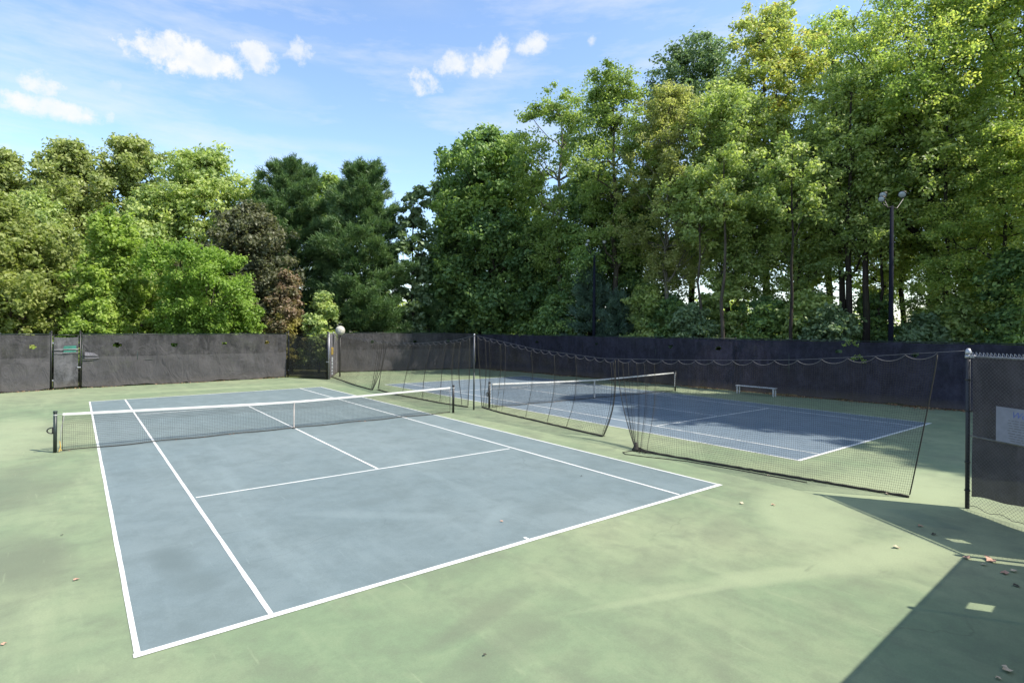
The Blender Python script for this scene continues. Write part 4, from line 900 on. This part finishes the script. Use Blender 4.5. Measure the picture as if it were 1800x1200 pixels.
# left front row
T('broadleaf_tree', 'yellowish green tree at the left edge close behind the fence', -5, 35, 352, 250, 'round', 'yellowgreen', .06, 46000, .15, 22, .25, 'b', .85)
T('broadleaf_tree', 'small olive tree between the left edge tree and the bright green tree', 92, 40, 398, 130, 'round', 'olive', .25, 20000, .18, 14, .2, 'd', .85)
T('pear_tree', 'bright green upright pear tree behind the walk gate', 195, 37.0, 374, 160, 'cone', 'bright', .04, 50000, .15, 26, .22, 'b', .6, .9, lobe_r=.34, per=150)
T('shrub', 'bright green low bush above the walk gate', 165, 34.5, 525, 110, 'bush', 'bright', .2, 10000, .13, 8, .06, 'b', .5, .8, stems=3, cat='shrub')
T('cypress_tree', 'feathery bright green tree with several stems overhanging the back fence', 348, 36.5, 432, 168, 'vase', 'fern', .14, 58000, .11, 26, .22, 'b', .62, 1.1, lobe_r=.30, stems=4, per=200)
T('plum_tree', 'brownish purple round tree behind the feathery green one', 438, 43, 360, 190, 'round', 'plum', .08, 52000, .15, 24, .28, 'd', .8, .7)
T('shrub', 'reddish brown bush low at the right foot of the purple tree', 500, 41.5, 478, 100, 'round', 'rust', .1, 18000, .14, 12, .1, 'b', .6, stems=3, cat='shrub')
T('shrub', 'green bush low behind the fence between the feathery tree and the yellow bush', 425, 38.5, 520, 110, 'bush', 'fern', .1, 13000, .12, 9, .08, 'b', .55, stems=3, cat='shrub')
T('shrub', 'yellow-leaved bush showing over the fence left of the globe', 505, 40.5, 551, 125, 'bush', 'yellow', .2, 13000, .11, 9, .07, 'b', .5, .4, stems=3, cat='shrub')
T('shrub', 'mid green bush between the yellow bush and the pines', 562, 41, 515, 80, 'bush', 'mid', .1, 11000, .15, 8, .07, 'b', .6, stems=3, cat='shrub')
# low branches round the pines and under the maple
PINE('low pale-tipped young pine under the right big pine', 672, 47.5, 520, 110, 'pine', .2, .9, .3, .1)
PINE('small pine between the thin tree and the maple', 755, 50, 522, 90, 'pine', .15, .9, .3, .1)
# forest at right
T('locust_tree', 'leftmost tall airy locust tree rising behind the maple', 985, 46, 160, 200, 'tall', 'locust', .36, 42525, 0.128, 24, .3, 'g', 1.05, .45, .22, .30)
T('locust_tree', 'second tall airy locust with a leaning trunk', 1082, 41, 122, 200, 'tall', 'locust', .36, 45360, 0.121, 24, .28, 'b', 1.0, .45, .22, .30, lean=-.15)
T('thin_tree', 'tall pale yellow-green tree in front of the forest with a visible grey trunk', 1172, 37.5, 148,  165, 'tall', 'pale', .33, 48195, 0.094, 30, .19, 'g', .62, .8, .05, .36)
T('broadleaf_tree', 'tall grey-green tree behind the pale yellow-green one', 1215, 47, 68, 195, 'tall', 'grey', .35, 51030, 0.161, 20, .35, 'd', 1.1)
T('oak_tree', 'oak with orange turning leaves at its top', 1340, 40, 10, 218, 'tall', 'oak', .38, 51030, 0.134, 30, .34, 'b', .95, .6, .22, .34)
T('broadleaf_tree', 'mid-green tree in the forest right of the pale tree', 1275, 37, 155, 218, 'tall', 'mid', .32, 53865, 0.121, 24, .26, 'b', .9)
T('broadleaf_tree', 'tall thin-topped tree between the oak and the big maple', 1460, 42, 40, 218, 'tall', 'locust', .38, 42525, 0.134, 26, .30, 'b', .95, .5, .22, .34)
T('broadleaf_tree', 'mid-green tree with dark twin trunks left of the tall floodlight', 1490, 33.5, 130, 218, 'tall', 'mid', .40, 42525, 0.111, 24, .34, 'd', .9, .55, .22, stems=2)
T('maple_tree', 'huge maple with yellow patches filling the top right', 1640, 34, -70, 345, 'tall', 'maple', .42, 112995, 0.100, 38, .38, 'd', 1.05, .55, .22, .34)
T('maple_tree', 'dark-trunked maple at the right edge', 1800, 32, -110, 299, 'tall', 'maple', .35, 91125, 0.100, 32, .42, 'd', 1.05, .55, .22, .34)
T('maple_tree', 'low-branched green maple hanging over the fence at the right edge', 1765, 29, 215, 241, 'round', 'maple', .26, 65610, 0.079, 22, .2, 'd', .8, .45, 0, .36)
T('broadleaf_tree', 'slim dark tree behind the oak and the mid-green tree', 1400, 36, 235, 195, 'tall', 'mid', .25, 36855, 0.114, 20, .2, 'd', .85, .5, .05)
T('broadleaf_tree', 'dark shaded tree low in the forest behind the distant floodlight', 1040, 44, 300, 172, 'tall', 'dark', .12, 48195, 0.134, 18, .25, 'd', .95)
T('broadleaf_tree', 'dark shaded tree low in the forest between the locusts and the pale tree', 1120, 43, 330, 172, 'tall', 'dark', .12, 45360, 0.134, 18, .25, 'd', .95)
T('broadleaf_tree', 'slim leaning tree behind the tall floodlight', 1585, 36, 190, 195, 'tall', 'oak', .45, 31185, 0.114, 18, .2, 'd', .9, .5, .22, lean=.1)
T('broadleaf_tree', 'middle-height shaded tree right of the tall floodlight', 1690, 33, 330, 206, 'round', 'mid', .25, 47385, 0.084, 16, .2, 'd', .85, .45, .05)
T('broadleaf_tree', 'mid-height tree filling the gap behind the tall floodlight', 1555, 40, 290, 190, 'tall', 'mid', .40, 16000, 0.143, 22, .2, 'd', .95, .5, .03)
T('broadleaf_tree', 'mid-height tree behind the twin dark trunks', 1420, 44, 250, 200, 'tall', 'mid', .40, 16000, 0.160, 22, .22, 'd', 1.0, .5, .03)
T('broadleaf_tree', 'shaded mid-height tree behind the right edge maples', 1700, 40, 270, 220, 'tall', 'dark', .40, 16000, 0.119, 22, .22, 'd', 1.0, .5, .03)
T('broadleaf_tree', 'lower olive tree filling the back row left of the layered tree', 270, 47, 330, 170, 'round', 'mid', .15, 33600, 0.151, 18, .22, 'd', 1.0)
T('broadleaf_tree', 'dark lower tree in the back row behind the upright pear tree', 60, 46, 345, 190, 'round', 'mid', .12, 33600, 0.151, 18, .22, 'd', 1.0)
TRUNKS = [('slim grey-barked tree at the forest edge just right of the pale tree', 1230, 34.6, 300, .13, 'b'), ('slim brown-barked tree second right of the pale tree', 1272, 33.5, 260, .16, 'b'), ('slim dark tree in the middle of the forest edge', 1392, 31.5, 240, .13, 'd'),
  ('thick dark trunk tree just left of the tall floodlight', 1522, 32.5, 170, .24, 'd'), ('slim dark tree leaning close beside the thick dark trunk', 1543, 33.5, 190, .12, 'd'), ('dark forked tree between the tall floodlight and the right edge', 1662, 31, 150, .20, 'd')]
for lab, px, dp, yt, tr_, bk in TRUNKS:
    T('thin_tree', lab, px, dp, yt, 110, 'tall', 'mid', .68, 5000, .13, 10, tr_, bk, .9, .5, .2, .34, lean=(-.05 if px < 1500 else .06))
# understory along the right fence
PINE('blue-green young pine beside the distant floodlight', 1035, 41.2, 470, 90, 'bluepine', .1, 1.1, .26, .08)
PINE('low blue-green young pine right of the distant floodlight', 1088, 40, 512, 90, 'bluepine', .1, 1.1, .26, .08)
US = [('dark green bush behind the fence under the dense maple', 985, 43, 520, 110, 'dark'), ('deep green bush left of the pale tree trunk', 1135, 38.5, 500, 110, 'mid'),
      ('feathery blue-green bush right of the pale tree trunk', 1222, 35, 540, 110, 'grey'), ('tall green bush behind the fence below the mid-green tree', 1275, 36, 490, 130, 'mid'),
      ('dark green bush in the middle of the right fence', 1345, 34, 525, 130, 'dark'), ('green bush left of the twin dark trunks', 1420, 32.5, 515, 130, 'mid'),
      ('feathery low bush in front of the twin dark trunks', 1462, 31, 545, 110, 'grey'), ('green bush right of the tall floodlight', 1625, 30, 560, 130, 'grey'),
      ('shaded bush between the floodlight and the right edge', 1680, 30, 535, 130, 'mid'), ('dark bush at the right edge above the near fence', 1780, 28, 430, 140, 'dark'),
      ('dark green bush behind the right fence left of the tall floodlight', 1535, 34, 520, 100, 'dark'), ('green bush at the fence between the pale trunk and the locust', 1180, 37.5, 520, 100, 'dark')]
for i, (lab, px, dp, yt, wp, lf) in enumerate(US):
    T('shrub', lab, px, dp, yt, wp, 'bush', lf, .08, 16000, .14, 12, .07, 'd', .7, .45, stems=4, cat='shrub', group='bushes along the right fence', key='shrub%d' % i)
# trees outside the frame whose shade falls on the right court
OFF = [(28.0, -18.5, 1.04, 0, 'tall shade maple beyond the right fence past the right edge'), (27.4, -24.0, 1.1, 1, 'tall shade maple farther back past the right edge'), (29.0, -31.0, 1.1, 0, 'third shade maple past the right edge near the fence corner'),
       (34.0, -23.0, 1.1, 0, 'shade maple standing well behind the others past the right edge'),
       (26.9, -34.5, 1.12, 1, 'farthest shade maple past the right edge by the fence line')]
for i, (x, y, s, k, lab) in enumerate(OFF):
    if i < 2:
        SEED[0] += 1; b = make_tree('x', 26, 4.6, 8, 'tall', 'maple', 52000, .19, 24, SEED[0], .35, 'd', 1.2, .5, .05, .34)
        plant('maple_tree', lab, 'tree', (x, y, -.03), b, m_bark_dark, LM['maple'], 'trees beyond the fences', 0, 'off%d' % i, s)
    else:
        plant('maple_tree', lab, 'tree', (x, y, -.03), None, None, None, 'trees beyond the fences', i * 1.3, 'off%d' % k, s)
# distant greenery low behind everything
rg = np.random.RandomState(77); C = []; Tt = []
for k in range(520):
    px = rg.uniform(-300, 2300); dp = rg.uniform(62, 90); p = np.array(at(px, dp)); hh = 1.0 + rg.rand() * 4.6 + (3 if px < 560 else 0) + 1.2 * math.sin(px * .011); m = 120
    X = rg.normal(size=(m, 3)); X /= np.linalg.norm(X, axis=1)[:, None]; X *= (rg.rand(m, 1) ** .5) * np.array([2.2, 2.2, 1.5]); C.append(p + np.array([0, 0, hh]) + X); Tt.append(np.full(m, .5 + rg.normal() * .2) + rg.normal(size=m) * .1)
C = np.concatenate(C); C[:, 2] = np.maximum(C[:, 2], .2); V, F_ = leafquads(C, rg.uniform(.25, .5, len(C)), 5, .3)
o = raw_mesh('distant_woodland', V, F_, LM['mid'], None, np.repeat(np.clip(np.concatenate(Tt), 0, 1), 4)); tag(o, 'distant low band of greenery seen between the trunks beyond the courts', 'woodland', None, 'stuff')
# sprigs growing over the right fence
for i, (lab, px, py, dp) in enumerate([('pale vine sprig curling over the top of the navy fence', 1495, 602, 26.6), ('green sprig poking through the navy fence right of the bench', 1508, 628, 26.4), ('dry vine hanging over the fence top near the divider pole', 918, 588, 43.5)]):
    p = np.array(at(px, dp)); zc = hgt(px, py, dp); rr = np.random.RandomState(i + 50)
    pts_ = [p + r0 * (k * .08 - .25) + np.array([0, 0, zc - .1 + .16 * math.sin(k * .5)]) for k in range(8)]
    root = empty('vine_sprig', tuple(p + np.array([0, 0, zc - .1]))); tag(root, lab, 'plant', 'sprigs growing over the right fence')
    m = MB(); m.tube(pts_, .012, 5); m.build('stem', m_bark, root); C = np.concatenate([q + rr.normal(size=(9, 3)) * .05 for q in pts_]); V, F_ = leafquads(C, rr.uniform(.05, .09, len(C)), i)
    raw_mesh('leaves', V, F_, LM['locust'], root, np.repeat(rr.rand(len(C)), 4))
